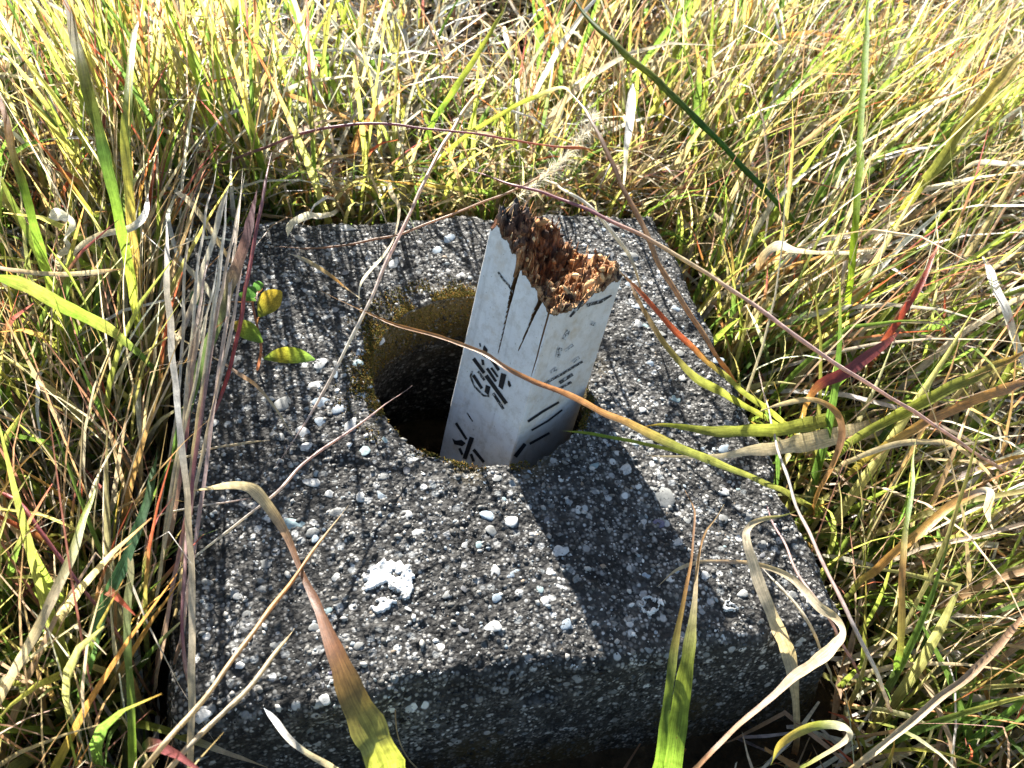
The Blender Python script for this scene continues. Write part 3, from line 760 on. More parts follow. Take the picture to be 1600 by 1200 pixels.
def grow(base, L, tilt0, az, bend, w0, kind, K=8, kink=None, twist=None, flat=False):
    B = len(base); s = np.linspace(0, 1, K)[None, :]
    tilt = tilt0[:, None] + bend[:, None] * s ** 1.7
    azs = az[:, None] + rng.normal(0, 0.25, (B, 1)) * s + 0.10 * np.cumsum(rng.normal(0, 1, (B, K)), 1) / math.sqrt(K)
    if kink is not None:
        kp = rng.uniform(0.25, 0.85, (B, 1)); m = (rng.random((B, 1)) < kink)
        tilt = tilt + np.where(m & (s > kp), rng.uniform(0.5, 2.0, (B, 1)), 0)
        azs = azs + np.where(m & (s > kp), rng.normal(0, 0.6, (B, 1)), 0)
    d = np.stack([np.sin(tilt) * np.cos(azs), np.sin(tilt) * np.sin(azs), np.cos(tilt)], -1)
    P = base[:, None] + np.concatenate([np.zeros((B, 1, 3)), np.cumsum(d[:, :-1] * (L / (K - 1))[:, None, None], 1)], 1)
    P[..., 2] = np.maximum(P[..., 2], GZ - 0.005 + 0.03 * rng.random((B, 1)))
    prof = np.clip(0.55 + 2.5 * s, 0, 1) * (1 - np.clip((s - 0.35) / 0.65, 0, 1) ** 1.5 * 0.94)
    W = w0[:, None] * prof
    tw = (rng.uniform(0, 6.28, (B, 1)) if flat else rng.normal(0, 0.7, (B, 1))) + (rng.normal(0, 1.0 if twist is None else twist, (B, 1))) * s
    hx = np.stack([-np.sin(azs), np.cos(azs), 0 * azs], -1)
    T = np.gradient(P, axis=1); T /= np.linalg.norm(T, axis=2, keepdims=True) + 1e-9
    hb = np.cross(T, hx)
    S = hx * np.cos(tw)[..., None] + hb * np.sin(tw)[..., None]
    return P, W, S, np.broadcast_to(s, (B, K))

def tint(pal, B, p=None):
    c = pal[rng.choice(len(pal), B, p=p)]
    return c * rng.uniform(0.75, 1.2, (B, 1)) * rng.uniform(0.93, 1.07, (B, 3))

def lerp3(a, b, f): return a[:, None] * (1 - f[..., None]) + b[:, None] * f[..., None]

def field(n, xr, yr):
    """clumped base points on the ground"""
    nc = n // 9 + 1
    c = np.stack([rng.uniform(*xr, nc), rng.uniform(*yr, nc)], -1)
    p = c[rng.integers(0, nc, n)] + rng.normal(0, 0.022, (n, 2))
    ok = ~((np.abs(p[:, 0]) < 0.258) & (np.abs(p[:, 1]) < 0.258))
    p = p[ok]
    return np.c_[p, np.full(len(p), GZ - 0.012)]

def batch(specs, name, mat, label, cat, fold):
    Ps, Ws, Ss, Cs = [], [], [], []
    for P, W, S, C in specs:
        m = keep_mask(P); Ps.append(P[m]); Ws.append(W[m]); Ss.append(S[m]); Cs.append(C[m])
    o = ribbon(np.concatenate(Ps), np.concatenate(Ws), np.concatenate(Ss), np.concatenate(Cs), name, mat, fold)
    return tag(o, label, cat, kind='stuff')

def live(n, xr, yr, L, w, lean=(0.0, 0.25), pal=GREEN, tipp=0.75, bend=(0.2, 0.9), az=None, p=None):
    b = field(n, xr, yr); B = len(b)
    a = rng.uniform(0, 6.283, B) if az is None else rng.normal(az[0], az[1], B)
    P, W, S, s = grow(b, rng.uniform(*L, B), np.abs(rng.normal(*lean, B)), a, rng.uniform(*bend, B), rng.uniform(*w, B) , 'g', kink=0.10)
    c0 = tint(pal, B, p); ct = np.where(rng.random((B, 1)) < tipp, tint(TIPS, B), c0); cb = tint(STRAW, B) * 0.75
    f = np.clip((s - rng.uniform(0.45, 0.95, (B, 1))) / 0.25, 0, 1)
    g = np.clip(1 - s / rng.uniform(0.08, 0.35, (B, 1)), 0, 1)
    C = lerp3(c0, ct, f); C = C * (1 - g[..., None]) + cb[:, None] * g[..., None]
    return P, W, S, C

def dead(n, xr, yr, L, w, lean=(0.25, 0.5), pal=STRAW, bend=(0.4, 2.2), kink=0.55, az=None, zup=0.0):
    b = field(n, xr, yr); B = len(b); b[:, 2] += rng.random(B) * zup
    a = rng.uniform(0, 6.283, B) if az is None else rng.normal(az[0], az[1], B)
    P, W, S, s = grow(b, rng.uniform(*L, B), np.abs(rng.normal(*lean, B)), a, rng.uniform(*bend, B), rng.uniform(*w, B), 'd', kink=kink, twist=2.2)
    c0, c1 = tint(pal, B), tint(pal, B)
    return P, W, S, lerp3(c0, c1, s)

ALLX, ALLY = (-1.1, 2.0), (-0.75, 1.9)
batch([live(1900, (-0.95, 1.7), (0.36, 1.7), (0.11, 0.30), (0.0045, 0.0115)),
       live(1100, (0.2, 1.6), (0.35, 1.6), (0.11, 0.30), (0.0045, 0.0115)),
       live(110, (-0.26, 0.16), (0.262, 0.40), (0.15, 0.27), (0.003, 0.007), lean=(0.0, 0.32), bend=(0.0, 1.2)),
       live(200, (-0.28, 0.25), (0.262, 0.36), (0.15, 0.24), (0.003, 0.006), lean=(0.1, 0.12), bend=(0.9, 2.2), az=(-1.57, 0.7)),
       live(190, (-0.34, -0.06), (0.27, 0.50), (0.26, 0.42), (0.004, 0.008), bend=(0.0, 0.5)),
       live(1500, (-0.6, 0.75), (0.265, 0.60), (0.06, 0.17), (0.0035, 0.0085), bend=(0.2, 0.9)),
       live(1900, (0.262, 1.2), (-0.45, 0.6), (0.10, 0.32), (0.0035, 0.009), lean=(0.3, 0.3), az=(0.2, 1.0)),
       live(1600, (-0.75, -0.258), (-0.35, 0.6), (0.10, 0.32), (0.005, 0.011), lean=(0.1, 0.25)),
       live(1100, (-0.45, -0.256), (-0.34, 0.15), (0.06, 0.20), (0.003, 0.007), lean=(0.2, 0.3), tipp=0.4),
       live(700, (0.256, 0.40), (-0.34, 0.3), (0.06, 0.20), (0.003, 0.007), lean=(0.3, 0.3)),
       live(1100, (-0.9, 1.0), (-0.65, -0.27), (0.06, 0.15), (0.003, 0.006), lean=(0.5, 0.4))],
      'green_grass', MGREEN, 'dense yellow green grass blades growing round the concrete block', 'grass', 0.22)
batch([live(1900, (-0.95, 1.7), (0.262, 1.6), (0.05, 0.16), (0.0016, 0.004), bend=(0.3, 1.4)),
       live(1600, (0.262, 1.2), (-0.5, 0.6), (0.05, 0.15), (0.0014, 0.003), lean=(0.4, 0.4)),
       live(1500, (-0.8, -0.262), (-0.5, 0.6), (0.05, 0.15), (0.0014, 0.003), lean=(0.4, 0.4)),
       live(1200, (-0.45, -0.255), (-0.34, 0.15), (0.04, 0.13), (0.0014, 0.003), lean=(0.4, 0.4), tipp=0.4),
       live(1800, (-0.9, 1.0), (-0.65, -0.265), (0.05, 0.12), (0.0012, 0.0025), lean=(0.6, 0.4))],
      'fine_grass', MGREEN, 'fine thin green grass filling in between the wide blades', 'grass', 0)
batch([dead(2600, (-1.0, 1.8), (0.30, 1.7), (0.12, 0.38), (0.003, 0.009), bend=(0.5, 2.2), kink=0.45),
       dead(1800, (-1.0, 0.2), (0.35, 1.5), (0.12, 0.36), (0.003, 0.009), pal=GREYW),
       dead(1300, (0.6, 1.9), (0.1, 1.6), (0.12, 0.34), (0.003, 0.007), pal=GREYW, lean=(0.7, 0.4)),
       dead(2300, (0.26, 1.3), (-0.45, 0.7), (0.12, 0.38), (0.0025, 0.008), lean=(0.5, 0.35), az=(-0.2, 0.8), kink=0.4),
       dead(1300, (-0.8, -0.265), (-0.4, 0.6), (0.10, 0.30), (0.0025, 0.007)),
       dead(230, (-0.28, 0.25), (0.262, 0.36), (0.15, 0.25), (0.0025, 0.006), lean=(0.1, 0.12), bend=(0.9, 2.4), az=(-1.57, 0.7)),
       dead(400, (-0.9, 1.0), (-0.65, -0.27), (0.08, 0.2), (0.003, 0.006), lean=(0.7, 0.4))],
      'dead_grass', MDRY, 'dry tan and grey bent grass among the green blades', 'dry grass', 0.18)
batch([dead(900, (-0.9, 1.6), (0.27, 1.5), (0.18, 0.45), (0.0012, 0.0022), lean=(0.1, 0.35), pal=STEMS, bend=(0.0, 0.5), kink=0.15),
       dead(420, (-0.40, -0.256), (-0.32, 0.5), (0.14, 0.34), (0.0010, 0.0028), lean=(0.15, 0.25), pal=STEMS, bend=(0.0, 0.6), kink=0.2),
       dead(450, (-0.34, -0.256), (-0.32, 0.3), (0.14, 0.30), (0.002, 0.005), lean=(0.35, 0.2), pal=STRAW, bend=(0.0, 0.6), kink=0.2, az=(0.4, 1.0)),
       dead(500, (0.262, 0.7), (-0.35, 0.5), (0.12, 0.34), (0.0010, 0.002), lean=(0.2, 0.4), pal=STEMS, bend=(0.0, 0.6), kink=0.2)],
      'grass_stems', MDRY, 'thin straight pink and tan seed stems scattered through the grass', 'grass', 0)
# flattened straw over the soil
def litter(n, xr, yr, pal, L, w, zr):
    p = np.stack([rng.uniform(*xr, n), rng.uniform(*yr, n)], -1)
    p = p[~((np.abs(p[:, 0]) < 0.257) & (np.abs(p[:, 1]) < 0.257))]; B = len(p)
    b = np.c_[p, GZ - 0.008 + rng.random(B) ** 1.1 * zr]
    P, W, S, s = grow(b, rng.uniform(*L, B), rng.normal(1.45, 0.22, B), rng.uniform(0, 6.283, B), rng.normal(0.1, 0.5, B), rng.uniform(*w, B), 'l', K=6, kink=0.4, twist=2.0, flat=True)
    c = tint(pal, B)
    return P, W, S, np.repeat(c[:, None], 6, 1)
batch([litter(17000, (-1.1, 2.0), (-0.7, 1.9), STRAW, (0.06, 0.20), (0.002, 0.0052), 0.075),
       litter(5000, (-0.6, 0.8), (0.262, 0.6), STRAW, (0.04, 0.12), (0.0014, 0.0035), 0.09),
       litter(10000, (0.50, 2.0), (-0.2, 1.8), GREYW, (0.05, 0.18), (0.0012, 0.0035), 0.10),
       litter(8000, (-1.1, 0.0), (0.3, 1.8), GREYW, (0.06, 0.24), (0.002, 0.006), 0.10)],
      'straw_litter', MDRY, 'tangled flattened straw lying over the soil beneath the grass', 'straw', 0)

# ------------------------------------------------------------------ single blades and stalks that stand out
G, YG, DG, T, W, O, B, R, PK, PU, OL, CR = (.15,.25,.035), (.30,.34,.06), (.06,.12,.03), (.50,.40,.24), (.62,.59,.53), (.42,.22,.07), (.28,.15,.08), (.19,.035,.028), (.56,.40,.36), (.26,.10,.12), (.22,.24,.06), (.62,.52,.36)
def spline(A, n):
    A = np.asarray(A, float); k = len(A)
    E = np.vstack([2 * A[0] - A[1], A, 2 * A[-1] - A[-2]])
    out = []
    for t in np.linspace(0, k - 1 - 1e-6, n):
        i = int(t); f = t - i; p0, p1, p2, p3 = E[i], E[i + 1], E[i + 2], E[i + 3]
        out.append(0.5 * (2 * p1 + (p2 - p0) * f + (2 * p0 - 5 * p1 + 4 * p2 - p3) * f ** 2 + (3 * p1 - p0 - 3 * p2 + p3) * f ** 3))
    return np.array(out)
def hero(name, label, cat, pts, cols, root=None, ws=0.72, tw=(0, 0), fold=0.2, mat=None, round_=False, group=None):
    """pts: (px, py, height z, width px); cols: colours spread along it; root: pixel where it meets the ground"""
    A = [(*at(x, y, z), w * depth(at(x, y, z)) / FPX) for x, y, z, w in pts]
    cc = [np.array(c) for c in cols]
    if root is not None:
        q = at(root[0], root[1], GZ - 0.01); A.append((*q, A[-1][3]))
    n = 7 * len(A); Q = spline(A, n)
    Pn = Q[:, :3]; Wd = np.maximum(Q[:, 3] * ws * (0.82 + 0.36 * vnoise(Q[:, :3], 90, 210)) * np.clip(np.linspace(0, 1, n) / 0.13, 0.03, 1) ** 0.7, 0.0003)
    Pn = Pn + (np.stack([vnoise(Pn, 40, 200 + k) for k in range(3)], -1) - 0.5) * 0.0025
    f = np.linspace(0, len(cc) - 1, n); i = np.minimum(f.astype(int), len(cc) - 2)
    Cn = np.array([cc[a] * (1 - (b - a)) + cc[a + 1] * (b - a) for a, b in zip(i, f)])
    Tn = np.gradient(Pn, axis=0); Tn /= np.linalg.norm(Tn, axis=1, keepdims=True) + 1e-9
    view = Pn - CAM; view /= np.linalg.norm(view, axis=1, keepdims=True)
    S = np.cross(Tn, view); S /= np.linalg.norm(S, axis=1, keepdims=True) + 1e-9
    green = cc[len(cc) // 2][1] > cc[len(cc) // 2][0] * 0.98
    m = mat or (MGREEN if green else MDRY)
    base = Pn[-1].copy()
    if round_:
        Nn = np.cross(Tn, S); k = 6
        ring = np.stack([Pn + (S * math.cos(a) + Nn * math.sin(a)) * (Wd / 2)[:, None] for a in np.linspace(0, 2 * math.pi, k, endpoint=False)], 1)
        V = ring.reshape(-1, 3); I = np.arange(n * k).reshape(n, k)
        F = np.stack([I[:-1], np.roll(I[:-1], -1, 1), np.roll(I[1:], -1, 1), I[1:]], -1).reshape(-1, 4)
        o = mesh_obj(name, V - base, F, m, cols=np.repeat(Cn, k, 0), extra={'across': np.tile(np.linspace(0, 1, k), n), 'along': np.repeat(np.linspace(0, 8, n), k), 'rnd': np.full(n * k, random.random() * 50)})
    else:
        a = np.radians(np.linspace(tw[0], tw[1], n))[:, None]
        S2 = S * np.cos(a) + np.cross(Tn, S) * np.sin(a)
        o = ribbon((Pn - base)[None], Wd[None], S2[None], Cn[None], name, m, fold)
    o.location = base
    return tag(o, label, cat, group)
BL, ST, DB = 'grass_strand', 'grass_stalk', 'dead_grass_strand'
# over the block and the post
hero(ST, 'brown stalk arching across the post and the hole, turning green to the right', 'grass stalk',
     [(505,455,.03,3),(600,500,.06,6),(720,537,.105,8),(800,580,.125,11),(880,615,.12,13),(960,650,.10,17),(1040,690,.07,19),(1100,715,.05,18),(1180,750,.02,13),(1265,790,-.03,12)], [O, (.36,.17,.07), B, (.30,.14,.07), (.33,.18,.08), OL, (.26,.28,.07), OL, OL], root=(1300,820), fold=.3)
hero(BL, 'thin bright green blade tip pointing at the foot of the post', 'grass blade',
     [(880,673,.012,2),(920,678,.018,6),(985,690,.028,8),(1060,705,.045,8),(1110,722,.045,6)], [YG, G, YG, YG], root=None)
hero(ST, 'straight pale straw stalk slanting down over the left of the hole', 'grass stalk',
     [(432,730,.004,3),(500,620,.02,6),(560,505,.045,7),(600,420,.06,7),(650,310,.08,8),(700,215,.085,8),(745,150,.06,7)], [PK, W, PK, T, T], root=(760,170), round_=True)
hero(ST, 'pale needle of straw poking out over the dark hole', 'grass stalk',
     [(643,604,.02,1.5),(560,662,.03,5),(480,722,.04,6),(425,775,.045,6),(330,850,.03,5),(270,900,.0,5)], [PK, PK, W, T], root=(235,940), round_=True)
hero(ST, 'thin brown stem bowed across the rear of the block', 'grass stalk',
     [(420,385,.02,2),(500,388,.03,4),(600,372,.05,5),(680,345,.06,5),(765,312,.06,5),(860,270,.04,4)], [B, B, (.4,.25,.16), T], root=(930,235), round_=True)
hero(DB, 'white twisted dead blade hanging over the rear edge of the block', 'dead blade',
     [(562,470,.006,3),(563,445,.02,5),(575,425,.03,9),(600,398,.04,14),(618,368,.05,12),(624,325,.055,16),(612,300,.04,15)], [W, W, CR, CR], root=(600,270), tw=(0,160))
hero(DB, 'short tan dead blade lying on the rear of the block', 'dead blade',
     [(450,396,.012,3),(480,408,.014,8),(512,427,.014,9),(540,448,.010,6),(566,468,.006,3)], [W, T, O, W], tw=(0,60))
hero(DB, 'curled cream blade folded like a finger over the rear left edge', 'dead blade',
     [(450,372,.01,8),(455,350,.03,14),(480,338,.045,16),(510,336,.05,10)], [W, W, CR], root=(540,320))
hero(BL, 'broad blade at the front, green below, rust red above, curling over to cream', 'grass blade',
     [(288,770,.03,4),(330,762,.045,9),(375,757,.06,16),(405,772,.065,24),(440,822,.06,17),(470,890,.06,11),(505,970,.07,20),(530,1030,.075,38),(560,1105,.07,52),(605,1205,.04,62)],
     [T, CR, CR, T, B, (.17,.075,.04), (.20,.085,.035), (.24,.15,.04), YG, G], root=(640,1270), ws=0.9, tw=(35,0), fold=.15)
hero(ST, 'upper of two tan straws crossing the front left corner of the block', 'grass stalk',
     [(545,790,.03,2),(500,848,.05,6),(460,900,.065,8),(380,1010,.09,10),(300,1110,.10,11),(215,1215,.09,12)], [T, O, T, T], root=(120,1330), round_=True)
hero(ST, 'lower grey-tan straw beside the first at the front left corner', 'grass stalk',
     [(460,982,.03,3),(430,1020,.06,9),(380,1080,.08,11),(330,1130,.09,12),(255,1215,.08,12)], [T, (.46,.38,.26), (.46,.38,.26), T], root=(180,1300), round_=True)
hero(DB, 'bright bleached blade arching in front of the dark front face', 'dead blade',
     [(413,1106,.02,5),(425,1120,.03,12),(450,1152,.035,14),(485,1180,.03,13),(535,1210,.0,12)], [(.4,.45,.5), W, CR, CR], root=(575,1240))
hero(ST, 'fine hooked orange thread of grass against the front face', 'grass stalk',
     [(622,1075,-.02,2),(618,1110,-.02,3),(622,1150,-.03,3),(640,1185,-.05,3),(655,1205,-.07,3)], [O, T, T], root=(665,1225), round_=True)
hero(BL, 'narrow green blade with a brown hooked tip before the front right face', 'grass blade',
     [(1070,765,.05,2),(1085,800,.055,4),(1082,860,.06,5),(1070,930,.06,8),(1055,1010,.05,16),(1045,1080,.04,18),(1025,1205,.0,22)], [O, B, O, OL, G, G], root=(1015,1260))
hero(BL, 'wide green blade with a thin tan tip before the front right face', 'grass blade',
     [(1132,788,.04,2),(1105,830,.05,3),(1090,880,.055,5),(1085,940,.06,9),(1078,1010,.055,22),(1065,1090,.04,31),(1045,1205,.0,37)], [T, O, T, YG, G, G], root=(1035,1260), ws=0.9, fold=.12)
hero(DB, 'cream dead blade bent double into an open loop at the front right corner', 'dead blade',
     [(1028,916,.006,3),(1060,888,.015,8),(1110,878,.02,8),(1170,878,.025,9),(1230,898,.04,14),(1275,945,.05,20),(1305,965,.055,20),(1318,988,.06,14),(1300,1012,.065,26),(1255,1048,.07,24),(1180,1110,.08,13),(1080,1205,.07,11)], [T, T, (.42,.30,.22), T, CR, T, (.5,.42,.28), T, (.42,.3,.22), B, T], root=(1000,1290), tw=(0,40))
hero(DB, 'flat tan dead blade hanging down over the front right edge', 'dead blade',
     [(1245,798,.02,5),(1200,808,.03,10),(1170,822,.035,14),(1165,845,.035,20),(1180,890,.03,22),(1205,960,.02,25),(1232,1025,-.01,28),(1243,1080,-.03,18),(1246,1150,-.08,14)], [YG, T, CR, CR, T, T, B], root=(1240,1180))
hero(ST, 'thin cream stem curving over the front right of the block', 'grass stalk',
     [(1188,884,.012,2),(1225,920,.02,6),(1262,972,.02,7),(1285,1020,.0,6),(1300,1060,-.04,5)], [W, CR, T], root=(1310,1090), round_=True)
hero(ST, 'long pink stem running down along the right edge of the block', 'grass stalk',
     [(1185,585,.02,3),(1212,690,.03,6),(1245,790,.035,7),(1295,900,.04,8),(1345,1000,.035,9),(1385,1090,.0,8)], [PK, W, PK, W, PK], root=(1400,1130), round_=True)
hero(ST, 'short pink stem beside the long one on the right of the block', 'grass stalk',
     [(1195,785,.012,2),(1215,830,.02,5),(1250,900,.03,6),(1290,960,.03,6),(1330,1030,-.02,6)], [PU, PK, PK, PU], root=(1345,1060), round_=True)
hero(BL, 'flat olive green blade laid across the right edge of the block', 'grass blade',
     [(1000,667,.008,3),(1040,664,.02,8),(1090,672,.03,18),(1150,674,.035,24),(1220,670,.03,30),(1295,656,.0,30)], [O, YG, OL, YG, OL, G], root=(1350,650), fold=.12)
hero(DB, 'wide bleached blade tapering to a point over the right edge of the block', 'dead blade',
     [(1010,712,.008,2),(1060,714,.012,6),(1130,712,.02,12),(1200,702,.02,26),(1260,690,.0,38),(1350,672,-.03,40)], [T, CR, CR, CR, T], root=(1420,660), fold=.08)
hero(DB, 'tan blade twisted into a loop above the clump on the right', 'dead blade',
     [(1178,645,.03,2),(1220,632,.05,9),(1270,624,.07,12),(1305,645,.075,16),(1315,680,.07,18),(1300,725,.05,17),(1275,780,.01,15)], [CR, T, O, B, O, O], root=(1268,815), tw=(0,70))
hero(BL, 'dark crimson broad leaf above the right edge of the block', 'grass blade',
     [(1412,513,.05,3),(1385,535,.06,14),(1350,562,.06,26),(1310,588,.055,26),(1275,608,.04,17),(1258,640,.0,10)], [R, R, (.15,.03,.03), R, O, OL], root=(1245,700), fold=.1)
hero(BL, 'upright scarlet blade rising from the tall grass on the right', 'grass blade',
     [(1470,372,.10,3),(1455,408,.10,9),(1430,460,.085,13),(1402,505,.06,13),(1375,545,.02,10)], [(.34,.09,.04), (.34,.06,.035), (.28,.05,.03), B], root=(1345,600))
hero(BL, 'straight bright green stem crossing the top of the picture on the right', 'grass blade',
     [(1358,-20,.16,12),(1350,120,.13,13),(1342,260,.10,14),(1333,390,.06,14),(1322,490,.0,12)], [G, (.24,.36,.03), (.24,.36,.03), G], root=(1316,560))
hero(BL, 'upright green blade with a node near the right border', 'grass blade',
     [(1432,690,.07,5),(1425,760,.07,9),(1415,830,.065,11),(1412,900,.055,15),(1405,1010,.02,15),(1402,1040,-.02,13)], [YG, G, O, G, G], root=(1400,1080))
hero(ST, 'long purple pink stem stretching from behind the post to the right border', 'grass stalk',
     [(700,255,.03,3),(790,285,.06,5),(880,312,.075,7),(970,352,.085,8),(1080,412,.09,9),(1180,478,.09,9),(1300,565,.085,9),(1420,640,.07,8),(1560,730,.03,7)], [PU, PU, (.30,.14,.17), T, PK, PK, PK, T], root=(1640,790), round_=True)
hero(ST, 'long purple brown stem arching over the grass behind the block', 'grass stalk',
     [(935,238,.09,4),(900,232,.10,7),(850,226,.10,4),(760,213,.105,5),(660,200,.105,5),(570,194,.10,6),(480,205,.08,6),(410,232,.05,6),(330,262,.0,5)], [O, (.45,.14,.06), PU, PU, (.3,.16,.14), T], root=(280,290), round_=True)
hero(ST, 'brown stem leaning from the grass down onto the right of the block', 'grass stalk',
     [(885,138,.10,5),(925,190,.11,8),(960,265,.10,10),(1000,345,.085,11),(1035,420,.07,11),(1085,500,.05,10),(1130,570,.02,9)], [W, B, (.42,.25,.12), (.42,.25,.12), O], root=(1175,640), round_=True)
hero(ST, 'dark green diagonal stem high on the right, slightly out of focus', 'grass stalk',
     [(885,-10,.15,12),(960,68,.15,13),(1030,130,.14,14),(1095,195,.12,13),(1160,260,.08,12),(1240,345,.02,10)], [DG, OL, DG, DG, OL], root=(1300,410), round_=True)
hero(BL, 'red and green stem lying along the right side of the post', 'grass blade',
     [(960,415,.05,4),(1000,455,.05,9),(1050,510,.045,12),(1100,560,.035,12),(1160,610,.02,12),(1225,660,-.01,11)], [T, (.42,.10,.05), (.40,.10,.05), OL, YG, O], root=(1290,720))
hero(ST, 'pale forked stem beside the top of the post', 'grass stalk',
     [(1002,455,.02,4),(985,405,.05,8),(950,355,.07,8),(915,318,.08,7),(870,290,.06,6)], [T, W, W, T], root=(830,270), round_=True)
hero(BL, 'olive blade parallel to the red and green stem', 'grass blade',
     [(975,425,.03,3),(1005,480,.035,10),(1045,545,.03,11),(1090,592,.02,17),(1150,625,.005,14),(1215,665,-.02,10)], [B, (.3,.22,.1), OL, YG, G], root=(1260,700))
hero(DB, 'white spoon shaped dead blade standing up behind the post', 'dead blade',
     [(988,130,.085,10),(985,160,.085,19),(982,200,.08,17),(978,240,.07,9),(975,290,.03,5)], [W, (.72,.70,.64), W, T], root=(972,340))
hero(BL, 'yellow green blade bent like an elbow behind the post', 'grass blade',
     [(895,150,.09,3),(880,136,.10,7),(850,144,.10,9),(800,170,.09,9),(740,205,.07,9),(690,245,.03,8)], [T, CR, YG, YG, YG, G], root=(660,290))
hero(BL, 'long yellow green blade leaning right above the rear edge', 'grass blade',
     [(795,-5,.14,5),(765,55,.13,10),(730,110,.11,12),(700,155,.09,13),(675,195,.05,12)], [YG, YG, G, G], root=(655,250))
# on the left
hero(BL, 'long dark green blade running from the top left border', 'grass blade',
     [(95,-25,.20,20),(125,90,.19,22),(150,190,.17,23),(175,290,.14,23),(195,390,.10,20),(215,500,.03,16)], [(.2,.1,.04), OL, DG, G, YG, G], root=(235,600))
hero(BL, 'yellow blade with a red edge standing on the left', 'grass blade',
     [(222,0,.14,4),(208,70,.145,13),(200,150,.14,18),(196,230,.12,19),(204,330,.09,19),(215,430,.03,16)], [B, YG, YG, (.46,.42,.08), (.48,.34,.1), (.45,.12,.07)], root=(222,520))
hero(BL, 'thick olive green blade entering from the left border', 'grass blade',
     [(-20,432,.17,34),(40,448,.165,33),(100,478,.15,31),(150,503,.13,27),(190,528,.10,18),(235,570,.04,10)], [G, OL, G, OL, DG, OL], root=(270,620), tw=(30,0))
hero(BL, 'green blade with an orange tip at the left border', 'grass blade',
     [(-5,130,.16,8),(10,190,.16,14),(28,260,.15,17),(52,345,.13,18),(75,430,.09,17),(95,520,.03,14)], [R, O, G, G, YG, G], root=(110,600))
hero(BL, 'green and purple striped broad blade leaning on the left edge of the block', 'grass blade',
     [(402,295,.09,14),(385,370,.085,20),(362,440,.07,24),(330,530,.05,22),(300,610,.03,20),(270,710,.0,18)], [PU, (.34,.22,.2), (.2,.28,.12), (.14,.26,.07), G], root=(250,800), fold=.1)
hero(ST, 'red stalk crossing in front of the rear left corner of the block', 'grass stalk',
     [(425,235,.09,6),(408,320,.085,8),(393,400,.07,8),(372,520,.05,9),(345,620,.02,7),(322,665,.006,3)], [(.3,.16,.16), PU, (.36,.09,.08), (.4,.06,.06), PK], root=None, round_=True)
hero(DB, 'long bleached straw standing upright along the left side of the block', 'dead blade',
     [(262,340,.09,14),(260,420,.09,13),(266,520,.08,13),(276,640,.07,13),(288,740,.06,14),(298,850,.05,14),(302,960,.04,14),(298,1080,.03,15),(297,1210,.0,15)], [W, CR, W, T, CR, T, (.46,.34,.26)], root=(297,1290))
hero(ST, 'purple stem running beside the bleached straw on the left of the block', 'grass stalk',
     [(328,545,.03,5),(312,640,.04,8),(302,740,.04,8),(293,840,.04,9),(287,960,.035,8),(290,1040,.02,8),(300,1100,-.02,8)], [PK, PU, PK, PU, PK, T], root=(302,1180), round_=True)
hero(DB, 'grey bent straw leaning across the rear left corner', 'dead blade',
     [(355,290,.10,12),(340,350,.09,12),(322,410,.075,12),(300,480,.05,12),(270,545,.02,11)], [CR, W, (.5,.42,.36), T], root=(255,590))
hero(DB, 'bleached strap curving down over the rear left corner of the block', 'dead blade',
     [(345,495,.008,9),(325,455,.02,12),(300,425,.035,11),(275,390,.05,10),(262,345,.06,12),(270,318,.06,8)], [W, W, (.5,.55,.62), CR], root=(285,290), tw=(0,60))
hero(DB, 'thin straw with an orange tip slanting down the rear left corner', 'dead blade',
     [(378,430,.02,3),(360,408,.03,7),(330,360,.05,10),(300,320,.07,13),(280,303,.07,10)], [O, T, (.5,.44,.36), W], root=(262,290))
hero(DB, 'pinkish twisted dead blade curving over the left of the block', 'dead blade',
     [(462,692,.006,2),(430,640,.02,5),(400,602,.03,9),(370,582,.035,15),(335,560,.035,11),(285,530,.04,14),(262,515,.03,9)], [T, T, O, (.5,.34,.24), CR, W, PK], root=(215,490), tw=(0,140))
hero(ST, 'thin cream stem lying level across the left edge of the block', 'grass stalk',
     [(422,688,.006,2),(380,692,.012,5),(330,700,.02,5),(280,715,.02,5),(220,735,-.02,4)], [T, CR, T], root=(190,750), round_=True)
hero(ST, 'short pale stem reaching right from the left edge of the block', 'grass stalk',
     [(392,778,.006,2),(350,785,.012,4),(300,795,.02,4),(240,810,.0,4)], [PK, W, T], root=(200,840), round_=True)
hero(DB, 'wide tan straw leaning at the lower left border', 'dead blade',
     [(155,745,.06,5),(135,805,.075,14),(105,885,.085,20),(60,980,.085,22),(10,1070,.06,20),(-30,1140,.02,18)], [OL, YG, T, CR, T, OL], root=(-60,1190))
hero(BL, 'upright green and brown blade at the lower left of the block', 'grass blade',
     [(205,800,.04,6),(202,880,.05,12),(200,960,.055,15),(203,1060,.05,16),(206,1210,.0,18)], [B, (.3,.3,.12), (.2,.27,.08), G, T], root=(208,1280))
hero(BL, 'blue green blade standing in the shade at the lower left', 'grass blade',
     [(245,700,.03,4),(235,760,.045,14),(205,850,.05,22),(165,940,.045,26),(140,1030,.02,20)], [DG, (.12,.24,.10), (.10,.24,.11), (.12,.24,.09), G], root=(120,1110))
hero(ST, 'red stem bending down from the left border into shadow', 'grass stalk',
     [(-10,765,.06,9),(30,785,.07,10),(70,840,.065,9),(120,905,.05,7),(180,985,.02,7),(225,1070,-.04,6)], [(.42,.09,.08), (.40,.10,.10), PU, B, B], root=(262,1140), round_=True)
hero(BL, 'yellow green blade lying level across the foot of the block', 'grass blade',
     [(420,1200,-.02,5),(360,1180,-.015,10),(310,1160,-.01,13),(255,1142,-.02,15),(200,1128,-.04,16),(150,1112,-.06,14)], [T, CR, OL, YG, YG, G], root=(110,1100))
